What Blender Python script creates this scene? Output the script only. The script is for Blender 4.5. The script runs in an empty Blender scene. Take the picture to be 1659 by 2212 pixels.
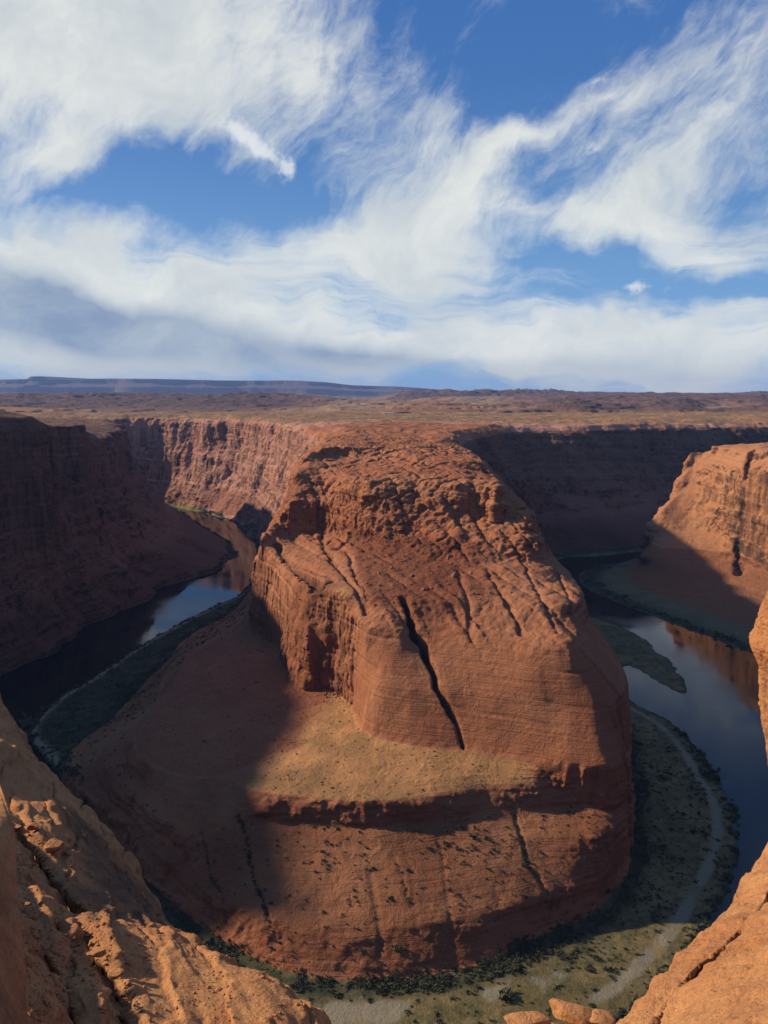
import bpy, math, random, time
import numpy as np
T0 = time.time()
C = bpy.context.scene.collection
F32 = np.float32
R = math.radians
# ------------------------------------------------------------------ camera, sky, sun, exposure
FOC = 1727.0; PITCH = R(8.4); CAMZ = 300.0          # focal length in units of a 1659 x 2212 picture
cam_d = bpy.data.cameras.new('camera'); cam = bpy.data.objects.new('camera', cam_d); C.objects.link(cam)
cam.location = (0, 0, CAMZ); cam.rotation_euler = (R(90) - PITCH, 0, 0)
cam_d.sensor_fit = 'VERTICAL'; cam_d.sensor_height = 34.6; cam_d.lens = 34.6 * FOC / 2212.0
cam_d.clip_start = 0.2; cam_d.clip_end = 90000
bpy.context.scene.camera = cam
cy = bpy.context.scene.cycles; cy.max_bounces = 6; cy.diffuse_bounces = 3; cy.glossy_bounces = 3; cy.volume_bounces = 0
SUN_AZ = R(-76)        # from +Y (view direction), negative = left
SUN_EL = R(27.5)
sun_d = bpy.data.lights.new('sun', 'SUN'); sun = bpy.data.objects.new('sun', sun_d); C.objects.link(sun)
sun_d.energy = 5.0; sun_d.angle = R(1.3); sun_d.color = (1.0, 0.87, 0.68)
sun.rotation_euler = (R(90) - SUN_EL, 0, R(180) - SUN_AZ); sun.location = (-500, 300, 900)
vs = bpy.context.scene.view_settings
vs.view_transform = 'Standard'; vs.look = 'None'; vs.exposure = 0.32; vs.gamma = 1.0; vs.use_curve_mapping = False

# ------------------------------------------------------------------ node helper
class NT:
    def __init__(s, tree): s.t = tree; s.n = tree.nodes; s.l = tree.links
    def node(s, typ, **kw):
        n = s.n.new(typ)
        for k, v in kw.items():
            if k.startswith('i_'):
                key = k[2:]
                key = int(key) if key.isdigit() else key.replace('_', ' ')
                n.inputs[key].default_value = v
            else: setattr(n, k, v)
        return n
    def link(s, a, b): s.l.new(a, b)
    def m(s, op, a, b=None, c=None, clamp=False):
        n = s.n.new('ShaderNodeMath'); n.operation = op; n.use_clamp = clamp
        for i, v in enumerate((a, b, c)):
            if v is None: continue
            if isinstance(v, (int, float)): n.inputs[i].default_value = v
            else: s.l.new(v, n.inputs[i])
        return n.outputs[0]
    def vm(s, op, a, b=None):
        n = s.n.new('ShaderNodeVectorMath'); n.operation = op
        for i, v in enumerate((a, b)):
            if v is None: continue
            if isinstance(v, (tuple, list)): n.inputs[i].default_value = v
            elif isinstance(v, (int, float)): n.inputs['Scale'].default_value = v
            else: s.l.new(v, n.inputs[i])
        return n.outputs[0]
    def rng(s, v, a, b, c=0.0, d=1.0, smooth=False):
        n = s.n.new('ShaderNodeMapRange'); n.clamp = True
        if smooth: n.interpolation_type = 'SMOOTHSTEP'
        for i, q in enumerate((v, a, b, c, d)):
            if isinstance(q, (int, float)): n.inputs[i].default_value = q
            else: s.l.new(q, n.inputs[i])
        return n.outputs[0]
    def mix(s, f, a, b, blend='MIX'):
        n = s.n.new('ShaderNodeMix'); n.data_type = 'RGBA'; n.blend_type = blend
        for i, v in ((0, f), (6, a), (7, b)):
            if isinstance(v, (int, float)): n.inputs[i].default_value = v
            elif isinstance(v, tuple): n.inputs[i].default_value = v if len(v) == 4 else (*v, 1)
            else: s.l.new(v, n.inputs[i])
        return n.outputs[2]
    def noise(s, vec, scale, detail=4, rough=0.55, dist=0.0, lac=2.0):
        n = s.n.new('ShaderNodeTexNoise'); n.inputs['Scale'].default_value = scale
        n.inputs['Detail'].default_value = detail; n.inputs['Roughness'].default_value = rough
        n.inputs['Distortion'].default_value = dist; n.inputs['Lacunarity'].default_value = lac
        s.l.new(vec, n.inputs['Vector']); return n.outputs['Fac']
    def mapping(s, vec, loc=(0,0,0), rot=(0,0,0), scale=(1,1,1), typ='POINT'):
        n = s.n.new('ShaderNodeMapping'); n.vector_type = typ
        n.inputs['Location'].default_value = loc; n.inputs['Rotation'].default_value = rot
        n.inputs['Scale'].default_value = scale; s.l.new(vec, n.inputs['Vector']); return n.outputs[0]

# ------------------------------------------------------------------ world: Nishita sky + clouds laid out by direction
def px_dir(px, py):
    a = (px - 829.5) / FOC; b = -(py - 1106.0) / FOC
    y = math.cos(PITCH) + b * math.sin(PITCH); z = -math.sin(PITCH) + b * math.cos(PITCH)
    return a, y, z
def px_ae(px, py):
    x, y, z = px_dir(px, py); return math.atan2(x, y), math.asin(z / math.sqrt(x*x + y*y + z*z))
def build_world():
    w = bpy.data.worlds.new('World'); bpy.context.scene.world = w; w.use_nodes = True
    w.cycles.sampling_method = 'MANUAL'; w.cycles.sample_map_resolution = 512
    t = NT(w.node_tree); w.node_tree.nodes.clear()
    out = t.node('ShaderNodeOutputWorld'); bg = t.node('ShaderNodeBackground')
    sky = t.node('ShaderNodeTexSky'); sky.sky_type = 'NISHITA'; sky.sun_disc = False
    sky.sun_elevation = SUN_EL; sky.sun_rotation = SUN_AZ; sky.altitude = 1300; sky.air_density = 1.0
    sky.dust_density = 0.6; sky.ozone_density = 1.6
    tc = t.node('ShaderNodeTexCoord'); D = tc.outputs['Generated']
    sep = t.node('ShaderNodeSeparateXYZ'); t.link(D, sep.inputs[0])
    az = t.m('ARCTAN2', sep.outputs[0], sep.outputs[1]); el = t.m('ARCSINE', sep.outputs[2])
    # layout coordinates, with their own turbulence
    cmb = t.node('ShaderNodeCombineXYZ'); t.link(az, cmb.inputs[0]); t.link(el, cmb.inputs[1])
    AE = cmb.outputs[0]
    wn = t.node('ShaderNodeTexNoise'); wn.inputs['Scale'].default_value = 7.0; wn.inputs['Detail'].default_value = 5
    t.link(D, wn.inputs['Vector'])
    wv = t.vm('SUBTRACT', wn.outputs['Color'], (0.5, 0.5, 0.5)); wv = t.vm('SCALE', wv, 0.16)
    AEW = t.vm('ADD', AE, wv)
    def blobs(lst, src):
        acc = None
        for (px, py, rx, ry, rot, amp) in lst:
            a, e = px_ae(px, py)
            mp = t.mapping(src, (a, e, 0), (0, 0, R(rot)), (rx / FOC, ry / FOC, 1000), 'TEXTURE')
            g = t.node('ShaderNodeTexGradient'); g.gradient_type = 'QUADRATIC_SPHERE'; t.link(mp, g.inputs[0])
            v = t.m('MULTIPLY', g.outputs[1], amp)
            acc = v if acc is None else t.m('ADD', acc, v)
        return acc
    cover = blobs([
        (120, 100, 620, 330, 0, .9), (330, 40, 420, 330, 0, .55), (130, 340, 300, 170, 0, .6),
        (640, 180, 380, 400, 20, .5), (480, 330, 220, 90, -25, .2),
        (0, 560, 620, 150, -8, 1.1), (300, 600, 700, 170, -6, 1.1), (800, 560, 520, 120, -6, .85),
        (960, 400, 280, 230, 30, .75), (1150, 330, 560, 120, 28, .75), (1400, 420, 480, 150, 32, .85), (1560, 560, 330, 110, -12, .75),
        (1080, 500, 380, 110, 0, .5), (1380, 500, 400, 90, -5, .5),
        (800, 720, 1500, 150, -3, .80), (200, 760, 900, 170, 0, 1.0), (1300, 760, 1000, 130, 0, .9), (1500, 690, 500, 60, 0, .35),
        (1600, 110, 330, 160, 30, .45), (700, 60, 300, 200, 0, .3), (850, 90, 200, 160, 0, .1), (900, 250, 320, 150, 20, .4),
        (300, 400, 300, 90, 12, -.9), (560, 440, 300, 80, -14, -.55), (100, 415, 180, 30, 0, -.3),
        (1150, 120, 480, 200, 20, -.40), (1420, 60, 420, 120, 24, .22), (1300, 230, 420, 70, 26, .22), (1180, 585, 280, 42, 0, -.6), (1500, 625, 320, 36, -8, -.45), (1050, 220, 200, 160, 40, -.25),
        (1130, 410, 130, 60, 20, -.2), (1590, 400, 90, 80, 40, -.3),
    ], AEW)
    # streaked cloud detail: rising to the right high up, nearly level low down
    hi = t.rng(el, R(7), R(13), 0, 1, True)
    def stretched(rot, sx, sy, sc, det_, ro, di, loc=(0, 0, 0)):
        return t.noise(t.mapping(AE2, loc, (0, 0, R(rot)), (1/sx, 1/sy, 1), 'TEXTURE'), sc, det_, ro, di)
    AE2 = t.vm('ADD', AE, t.vm('SCALE', wv, 0.55))
    sA = stretched(33, 3.0, 8.0, 1.0, 12, .66, .5); sB = stretched(-7, 2.2, 11.0, 1.0, 8, .58, .6, (.3, .1, 0))
    s1 = t.m('ADD', t.m('MULTIPLY', sA, hi), t.m('MULTIPLY', sB, t.m('SUBTRACT', 1.0, hi)))
    s2 = t.noise(t.mapping(AE2, (.2, .5, 0), (0, 0, R(15)), (1/5., 1/7., 1), 'TEXTURE'), 1.0, 12, .68, .2)
    s3a = stretched(-4, 9.0, 60.0, 1.0, 5, .6, 1.0); s3b = stretched(52, 12.0, 34.0, 1.0, 6, .65, .6)
    s3 = t.m('ADD', t.m('MULTIPLY', s3b, hi), t.m('MULTIPLY', s3a, t.m('SUBTRACT', 1.0, hi)))
    det = t.m('ADD', t.m('MULTIPLY', t.m('SUBTRACT', s1, 0.5), 1.15), t.m('MULTIPLY', t.m('SUBTRACT', s2, 0.5), 1.5))
    det = t.m('ADD', det, t.m('MULTIPLY', t.m('SUBTRACT', s3, 0.5), 0.85))
    f = t.m('ADD', t.m('SUBTRACT', cover, 0.13), det)
    cov = t.rng(f, -0.22, 0.66, 0, 1, True)
    # small puff
    puff = blobs([(520, 300, 75, 40, -30, 1.2), (570, 340, 75, 34, -28, 1.3), (625, 375, 48, 34, -30, 1.4), (1290, 175, 40, 25, 20, .7), (1290, 330, 50, 26, 30, .8), (1370, 622, 120, 22, 0, 1.0)], t.vm('ADD', AE, t.vm('SCALE', wv, 0.35)))
    pn_ = t.noise(D, 30.0, 9, 0.68)
    puffc = t.rng(t.m('ADD', t.m('MULTIPLY', puff, .8), t.m('MULTIPLY', t.m('SUBTRACT', pn_, 0.5), 2.8)), 0.12, 0.85, 0, .9, True)
    puffc = t.m('MULTIPLY', t.m('MULTIPLY', puffc, t.rng(puff, 0.0, 0.12)), .72)
    # shade of the cloud: grey-blue undersides low on the left
    dark = blobs([(120, 695, 680, 140, -12, 1.7), (430, 735, 600, 90, -12, 1.4), (780, 765, 420, 62, -14, 1.3), (60, 625, 340, 80, -20, .9),
                  (650, 800, 500, 50, 0, .25), (1640, 520, 230, 60, -5, .3), (1560, 420, 120, 50, 20, .12), (130, 130, 300, 160, 0, .12), (1250, 790, 500, 50, 0, .5)], t.vm('ADD', AE, t.vm('SCALE', wv, 0.6)))
    dk = t.m('ADD', dark, t.m('MULTIPLY', t.m('SUBTRACT', s2, 0.5), 0.55))
    dk = t.rng(dk, 0.0, 1.0)
    low = t.rng(el, R(0.2), R(3.2), 1, 0, True)
    ccol = t.mix(dk, (0.80, 0.81, 0.755), (0.24, 0.31, 0.44))
    ccol = t.mix(t.m('MULTIPLY', low, 0.75), ccol, (0.70, 0.67, 0.53))
    ccol = t.mix(t.rng(s2, .40, .66, 0, .75), ccol, (0.52, 0.575, 0.60), 'MIX')
    skyc = t.vm('MULTIPLY', sky.outputs[0], (0.093, 0.095, 0.105))
    skyc = t.mix(0.6, skyc, (0.050, 0.195, 0.50))
    skyc = t.mix(t.rng(el, R(1), R(20), .6, 0), skyc, (0.19, 0.41, 0.70))
    skyc = t.mix(t.rng(el, R(9), R(25), 0, .75), skyc, (0.040, 0.135, 0.40))
    col = t.mix(t.m('MULTIPLY', cov, 0.90), skyc, ccol)
    col = t.mix(puffc, col, (0.82, 0.84, 0.83))
    colv = t.vm('SCALE', col, 8.7)
    t.link(colv, bg.inputs[0]); bg.inputs[1].default_value = 0.1
    t.link(bg.outputs[0], out.inputs[0])
build_world()

# ------------------------------------------------------------------ numpy noise
_rs = np.random.RandomState(7)
_G = _rs.normal(size=(256, 3)); _G /= np.linalg.norm(_G, axis=1)[:, None]; _G = _G.astype(F32)
_PM = np.concatenate([_rs.permutation(256)] * 2).astype(np.int32)
def _fade(t): return t*t*t*(t*(t*6-15)+10)
def pn3(x, y, z, seed=0):
    x = np.asarray(x, F32).ravel(); y = np.asarray(y, F32).ravel(); z = np.asarray(z, F32).ravel()
    out = np.empty(x.size, F32); CH = 1 << 16
    for s in range(0, x.size, CH):
        a, b, c = x[s:s+CH] + seed*17.31, y[s:s+CH] + seed*5.77, z[s:s+CH] + seed*3.19
        xi = np.floor(a); yi = np.floor(b); zi = np.floor(c)
        xf = a-xi; yf = b-yi; zf = c-zi
        xi = xi.astype(np.int32) & 255; yi = yi.astype(np.int32) & 255; zi = zi.astype(np.int32) & 255
        u, v, w = _fade(xf), _fade(yf), _fade(zf)
        r = 0
        for dx in (0, 1):
            wx = u if dx else 1-u; px = _PM[(xi+dx) & 255]
            for dy in (0, 1):
                wy = v if dy else 1-v; py = _PM[(px+yi+dy) & 255]
                for dz in (0, 1):
                    wz = w if dz else 1-w
                    g = _G[_PM[(py+zi+dz) & 255]]
                    r = r + wx*wy*wz*(g[:, 0]*(xf-dx)+g[:, 1]*(yf-dy)+g[:, 2]*(zf-dz))
        out[s:s+CH] = r * 1.5
    return out
def fbm(x, y, z, sc, octv=4, gain=0.5, seed=0, ridged=False):
    shp = np.shape(x); tot = 0; a = 1.0; n = 0
    for o in range(octv):
        v = pn3(x/sc, y/sc, z/sc, seed+o*3)
        if ridged: v = 1-2*np.abs(v)
        tot = tot + a*v; n += a; a *= gain; sc *= 0.5
    return (tot/n).reshape(shp)
def sstep(x, a, b):
    t = np.clip((x-a)/(b-a), 0, 1); return t*t*(3-2*t)

# ------------------------------------------------------------------ world layout, traced as contours
def P(px, py, z):
    dx, dy, dz = px_dir(px, py); k = (z-CAMZ)/dz
    return (dx*k, dy*k)
def PD(px, py, d):          # point on the ray at depth y=d
    dx, dy, dz = px_dir(px, py); k = d/dy
    return (dx*k, d, CAMZ+dz*k)
LV = [0, 6, 22, 40, 48, 60, 70, 100, 135, 150, 165, 178, 195, 220, 232, 240]
lab = {z: i for i, z in enumerate(LV)}
# right flank of the butte, then the dark wall behind it (base point, inward direction)
FR = [((203, 760), (-1, 0)), ((212, 950), (-1, 0)), ((196, 1100), (-1, 0)), ((205, 1270), (-.8, .2)), ((250, 1400), (-.6, .9))]
OFR = dict(zip(LV, [-12, 0, 3, 6, 8, 12, 14, 22, 36, 46, 60, 68, 78, 92, 102, 118]))
FW = [(P(1215, 1203, 0), (-.25, 1)), (P(1300, 1198, 0), (0, 1)), (P(1369, 1190, 0), (0, 1)), ((660, 1625), (0, 1)), ((1200, 1780), (0, 1)), ((3200, 2200), (0, 1))]
OFW = dict(zip(LV, [0, 12, 35, 62, 74, 90, 104, 128, 146, 158, 168, 175, 182, 198, 222, 300]))
# left flank and far-left wall (from near to far)
FL = [((-205, 1190), (1, 0)), ((-212, 1350), (1, 0)), ((-245, 1520), (1, .2)), (P(550, 1153, 0), (.8, .5)), (P(510, 1130, 0), (.7, .7)),
      (P(480, 1118, 0), (.6, .8)), (P(440, 1104, 0), (.5, .8)), (P(388, 1093, 0), (.1, .9)), ((-720, 2190), (0, .8)), ((-1500, 2150), (0, .8))]
OFL = dict(zip(LV, [0, 8, 22, 36, 44, 52, 60, 70, 80, 88, 93, 96, 100, 106, 115, 150]))
M1P = {
 0: [(530,1283),(475,1305),(400,1340),(300,1395),(215,1455),(150,1490),(90,1535),(60,1570),(57,1595),(90,1630),(125,1670),(180,1800),(260,1960),(400,2150),(600,2300),(900,2350),(1150,2310),(1345,2205),(1400,2160),(1480,2080),(1540,1990),(1580,1910),(1602,1810),(1592,1744),(1556,1690),(1515,1625),(1475,1580),(1430,1548),(1365,1518),(1335,1475),(1345,1432),(1390,1452),(1430,1482),(1480,1503),(1490,1498),(1470,1448),(1430,1410),(1390,1375),(1330,1347),(1290,1335),(1268,1328)],
 6: [(528,1305),(485,1333),(425,1363),(382,1393),(368,1425),(330,1455),(295,1495),(270,1525),(235,1560),(190,1605),(120,1670),(160,1760),(300,1890),(400,1975),(520,2060),(640,2112),(830,2116),(980,2100),(1070,2075),(1130,2040),(1240,1995),(1290,1970),(1335,1920),(1356,1850),(1362,1760),(1356,1660),(1352,1590)],
 22: [(526,1318),(485,1345),(435,1372),(390,1398),(358,1445),(315,1495),(275,1535),(225,1570),(190,1592),(150,1625),(128,1655),(180,1725),(310,1820),(400,1890),(470,1945),(580,1992),(700,2008),(830,2008),(1000,1992),(1120,1952),(1225,1922),(1290,1898),(1346,1852),(1364,1775),(1358,1690),(1353,1620)],
 40: [(524,1328),(480,1358),(430,1382),(395,1405),(368,1440),(330,1495),(288,1545),(238,1600),(215,1650),(265,1720),(340,1775),(430,1810),(560,1832),(700,1838),(860,1836),(1050,1818),(1200,1812),(1320,1806),(1364,1755),(1358,1690),(1354,1620)],
 48: [(526,1334),(482,1364),(432,1392),(398,1415),(380,1445),(340,1500),(300,1555),(258,1612),(290,1680),(370,1738),(460,1765),(560,1770),(660,1775),(800,1780),(950,1770),(1100,1752),(1250,1738),(1340,1730),(1362,1700),(1354,1620)],
 60: [(530,1338),(484,1370),(436,1398),(402,1425),(385,1452),(352,1505),(315,1558),(285,1602),(330,1645),(380,1672),(430,1682),(490,1675),(540,1655),(575,1640),(540,1665),(515,1690),(560,1715),(650,1720),(770,1733),(860,1730),(960,1716),(1050,1697),(1120,1702),(1170,1692),(1260,1684),(1345,1682),(1356,1640),(1356,1560)],
 70: [(537,1332),(565,1360),(600,1400),(630,1435),(655,1452),(700,1465),(745,1480),(775,1510),(768,1545),(790,1585),(850,1602),(940,1616),(1000,1620),(1080,1632),(1150,1645),(1250,1665),(1340,1670),(1358,1600),(1360,1540)],
 100: [(538,1285),(570,1305),(610,1345),(640,1395),(665,1412),(700,1395),(730,1400),(770,1440),(800,1480),(850,1492),(960,1500),(1080,1512),(1200,1525),(1310,1530),(1350,1505),(1359,1480),(1342,1432),(1300,1385)],
 135: [(545,1215),(570,1228),(605,1258),(645,1290),(690,1310),(735,1320),(790,1352),(850,1360),(900,1350),(1000,1362),(1100,1374),(1200,1392),(1236,1394),(1262,1350),(1264,1310)],
 150: [(550,1188),(595,1202),(640,1238),(680,1262),(740,1280),(800,1288),(870,1293),(950,1298),(1050,1300),(1150,1305),(1222,1312),(1256,1290),(1250,1258)],
 165: [(552,1165),(600,1150),(650,1146),(700,1148),(760,1166),(830,1190),(880,1192),(960,1208),(1060,1214),(1140,1212),(1190,1206),(1190,1180)],
 178: [(582,1120),(650,1114),(700,1116),(752,1132),(815,1150),(880,1148),(960,1162),(1060,1168),(1130,1172),(1172,1172),(1162,1150)],
 195: [(606,1084),(650,1082),(700,1083),(745,1092),(790,1100),(850,1106),(905,1106),(960,1110),(1040,1108),(1100,1110),(1150,1120),(1125,1090)],
 220: [(632,1022),(665,1020),(700,1018),(735,1022),(765,1036),(800,1042),(880,1040),(920,1040),(985,1046),(1040,1046),(1085,1056),(1072,1030),(1060,1012)],
 232: [(650,990),(690,984),(740,978),(810,984),(900,996),(960,1002),(1005,1000),(1042,996),(1020,976),(970,958)],
 240: [(675,972),(720,970),(780,962),(860,962),(940,958),(958,944)],
}
def build_M1():
    out = []
    for z in LV:
        pts = [P(a, b, z) for a, b in M1P[z]]
        ym = pts[-1][1]; o = OFR[z]
        r = [(b[0]+d[0]*o, b[1]+d[1]*o) for b, d in FR if b[1] > ym+40]
        if z == 0: r = [(268, 1150), (238, 1280), (262, 1390)]
        o = OFW[z]; r += [(b[0]+d[0]*o, b[1]+d[1]*o) for b, d in FW]
        r += [(3200, 4500), (-1500, 4500)]
        o = OFL[z]; ym = pts[0][1]
        l = [(b[0]+d[0]*o, b[1]+d[1]*o) for b, d in FL if b[1] > ym+40]
        out.append((z, np.array(pts + r + l[::-1])))
    return out
M1 = build_M1()
# left outer wall: base pixels and width of the slope at that place
M2B = [((-620, 300), 70, (-1, .1)), ((-500, 560), 70, (-1, .1)), ((-455, 740), 62, (-1, .1)), (P(0,1455,0), 62, (-.9,.4)), (P(75,1430,0), 64, (-.9,.4)), (P(150,1395,0), 66, (-.9,.4)), (P(200,1355,0), 70, (-.9,.35)),
       (P(250,1325,0), 76, (-.95,.25)), (P(300,1310,0), 84, (-.97,.2)), (P(340,1295,0), 92, (-1,.1)), (P(370,1265,0), 105, (-1,.1)), (P(420,1255,0), 130, (-1,.1)),
       (P(470,1240,0), 165, (-1,.05)), (P(500,1215,0), 190, (-1,0)), (P(515,1188,0), 210, (-1,-.05)), (P(500,1168,0), 208, (-1,-.05)), (P(470,1148,0), 190, (-1,-.1)), (P(425,1123,0), 172, (-.9,-.4)),
       (P(375,1097,0), 150, (-.7,-.8)), ((-760, 2080), 90, (-.2,-1)), ((-1500, 2020), 90, (-.1,-1))]
M2L = [(0, 0), (16, .18), (40, .40), (75, .62), (110, .76), (140, .85), (150, .90), (190, .95), (232, 1.0), (238, 1.12)]
M2 = []
for z, f in M2L:
    M2.append((z, np.array([(b[0]+d[0]*w*f, b[1]+d[1]*w*f) for b, w, d in M2B] + [(-1600, 2000), (-1600, 250)])))
M2.append((255, np.array([(-700, 300), (-575, 560), (-525, 740), (-480, 860), (-458, 925), (-418, 985), (-420, 1030), (-450, 1075), (-436, 1130), (-432, 1200), (-470, 1260), (-1600, 1300), (-1600, 250)])))
M2.append((271, np.array([(-708, 300), (-582, 560), (-530, 760), (-488, 870), (-466, 940), (-426, 992), (-430, 1022), (-480, 1060), (-1600, 1150), (-1600, 250)])))
M2.append((306, np.array([(-715, 300), (-590, 520), (-545, 640), (-530, 780), (-500, 850), (-484, 898), (-520, 925), (-700, 960), (-1600, 960), (-1600, 250)])))  # rim raised out of view to throw shadow on the left bench
M2.append((334, np.array([(-725, 300), (-606, 520), (-556, 640), (-542, 780), (-522, 840), (-560, 880), (-1600, 900), (-1600, 250)])))  # unseen extra height, added to carry that shadow farther across
# right outer mass: the lit butte on the right
M3 = [
 (0, [(1254,1236),(1249,1252),(1259,1270),(1329,1300),(1429,1340),(1529,1375),(1629,1412),(1760,1440)], [(1500, 800), (2600, 1400), (1300, 1600), (640, 1545), (520, 1510)], [(1359,1212),(1300,1222)]),
 (7, [(1345,1228),(1334,1245),(1350,1275),(1420,1305),(1529,1345),(1640,1385),(1760,1415)], [(1500, 900), (2550, 1400), (1290, 1590), (640, 1538), (525, 1500)], [(1366,1208)]),
 (16, [(1369,1216),(1400,1232),(1450,1244),(1520,1250),(1580,1262),(1659,1290),(1760,1320)], [(1500, 1000), (2500, 1400), (1280, 1585), (640, 1535), (540, 1500)], []),
 (34, [(1373,1198),(1420,1206),(1480,1206),(1540,1206),(1600,1216),(1659,1236),(1760,1262)], [(1500, 1040), (2500, 1410), (1275, 1580), (640, 1533), (545, 1500)], []),
 (70, [(1384,1135),(1440,1140),(1500,1142),(1560,1152),(1600,1164),(1659,1180),(1760,1205)], [(1500, 1045), (2500, 1420), (1270, 1575), (640, 1531), (550, 1502)], []),
 (100, [(1420,1098),(1480,1098),(1540,1106),(1600,1122),(1659,1136),(1760,1150)], [(1500, 1050), (2500, 1430), (1265, 1570), (640, 1529), (560, 1506)], []),
 (140, [(1449,1043),(1500,1044),(1560,1058),(1610,1070),(1659,1080),(1760,1094)], [(1500, 1055), (2500, 1440), (1260, 1565), (640, 1527), (570, 1512)], []),
 (178, [(1467,995),(1510,994),(1560,1006),(1610,1018),(1659,1026),(1760,1036)], [(1500, 1060), (2500, 1450), (1255, 1560), (650, 1525), (585, 1515)], []),
 (192, [(1478,978),(1510,974),(1560,982),(1610,996),(1659,1004),(1760,1012)], [(1500, 1065), (2500, 1460), (1250, 1555), (655, 1523), (600, 1514)], []),
 (204, [(1530,965),(1560,966),(1610,976),(1659,986),(1760,990)], [(1500, 1070), (2500, 1465), (1250, 1550), (700, 1520)], []),
 (214, [(1620,966),(1659,974),(1760,976)], [(1500, 1080), (2500, 1470), (1250, 1545), (760, 1515)], []),
]
M3 = [(z, np.array([P(a, b, z) for a, b in p] + w + [P(a, b, z) for a, b in q])) for z, p, w, q in M3]

def sdist(poly, X, Y):
    n = len(poly); d2 = np.full(X.shape, 1e12, F32); ins = np.zeros(X.shape, bool)
    for i in range(n):
        x0, y0 = poly[i]; x1, y1 = poly[(i+1) % n]; ex, ey = x1-x0, y1-y0; L = ex*ex+ey*ey+1e-9
        t = np.clip(((X-x0)*ex+(Y-y0)*ey)/L, 0, 1)
        q = (X-x0-t*ex)**2+(Y-y0-t*ey)**2; np.minimum(d2, q, out=d2)
        c = (y0 > Y) != (y1 > Y)
        if ey != 0: ins ^= c & (X < x0+(Y-y0)*ex/ey)
    d = np.sqrt(d2); return np.where(ins, d, -d)
def smooth_poly(p, closed=True, keep=None):      # one Chaikin round rounds the traced corners
    q = np.roll(p, -1, 0); a = p*.75+q*.25; b = p*.25+q*.75
    return np.stack([a, b], 1).reshape(-1, 2)
def massif(levels, X, Y, top_slope=0.0):
    S = [sdist(smooth_poly(pl), X, Y) for z, pl in levels]
    H = np.maximum(levels[0][0]+S[0]*0.35, -12.0)
    for k in range(len(levels)-1):
        z0, z1 = levels[k][0], levels[k+1][0]
        t = np.clip(S[k]/np.maximum(S[k]-S[k+1], 1e-3), 0, 1)
        if k == 0: H = np.where(S[0] > 0, z0+(z1-z0)*t, H)
        else: H = np.where(S[k] > 0, np.maximum(H, z0+(z1-z0)*t), H)
    return H.astype(F32), S
GS = 3.0
gx = np.arange(-1500, 1500+GS, GS, dtype=F32); gy = np.arange(180, 2760, GS, dtype=F32)
GX, GY = np.meshgrid(gx, gy)
H1, S1 = massif(M1, GX, GY)
H2, S2 = massif(M2, GX, GY)
H3, S3 = massif(M3, GX, GY)
BASE = {1: H1, 2: H2, 3: H3}
SH0 = S1[0]; SW70 = S1[lab[70]]; SB60 = S1[lab[60]]; SF6 = S1[lab[6]]
print('contours', time.time()-T0)
def bil(A, x, y):
    fx = np.clip((x-gx[0])/GS, 0, len(gx)-1.001); fy = np.clip((y-gy[0])/GS, 0, len(gy)-1.001)
    i = fx.astype(np.int32); j = fy.astype(np.int32); u = fx-i; v = fy-j
    return (A[j, i]*(1-u)+A[j, i+1]*u)*(1-v)+(A[j+1, i]*(1-u)+A[j+1, i+1]*u)*v
# joints and gullies cut into the rock: pixel polylines with a height at each end, width, depth
CUTS = [
 ([(872,1292,150),(893,1350,137),(915,1420,115),(945,1500,98),(975,1570,80),(1003,1618,70)], 1.5, 30, 1.0),
 ([(655,1235,152),(680,1265,146),(700,1310,132),(715,1360,112)], 2.25, 9.00, 1),
 ([(600,1180,156),(640,1230,150),(668,1275,142),(690,1330,125),(695,1400,100)], 2.00, 7.00, 1),
 ([(700,1180,160),(735,1240,153),(765,1280,147),(790,1330,138)], 1.75, 4.00, 1),
 ([(750,1195,160),(770,1250,154),(795,1290,149)], 1.50, 3.00, 1),
 ([(1050,1235,160),(1085,1290,150),(1115,1345,141),(1125,1372,135)], 1.50, 4.50, 1),
 ([(1130,1225,160),(1165,1290,152),(1190,1340,142),(1200,1375,136)], 1.25, 3.00, 1),
 ([(990,1240,158),(1010,1300,150),(1020,1350,141)], 1.50, 2.50, 1),
 ([(1200,1230,158),(1226,1290,150),(1236,1340,141)], 1.25, 3.00, 1),
 ([(725,1040,222),(735,1090,200),(755,1130,180),(790,1190,163)], 1.75, 4.50, 1),
 ([(765,1040,222),(772,1090,200),(775,1140,172)], 1.25, 4.00, 1),
 ([(690,1010,228),(700,1050,215),(715,1100,192)], 2.00, 4.00, 1),
 ([(895,1035,222),(898,1080,205),(900,1140,176)], 2.00, 3.50, 1), ([(960,1050,218),(965,1100,198),(970,1160,172)], 2.50, 4.00, 1),
 ([(1010,1060,215),(1020,1110,192),(1040,1170,170)], 2.00, 3.50, 1),
 ([(1255,1420,125),(1290,1500,100),(1335,1570,80),(1350,1640,68)], 1.25, 3.00, 1),
 ([(1108,1760,46),(1150,1850,38),(1200,1930,25)], 1.00, 1.50, 0), ([(435,1790,44),(460,1860,37),(485,1940,25)], 0.75, 1.25, 0),
 ([(520,1780,45),(560,1900,36),(600,2000,24)], 1.00, 1.50, 0), ([(850,1840,42),(890,1960,26)], 0.75, 1.00, 0),
]
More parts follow.
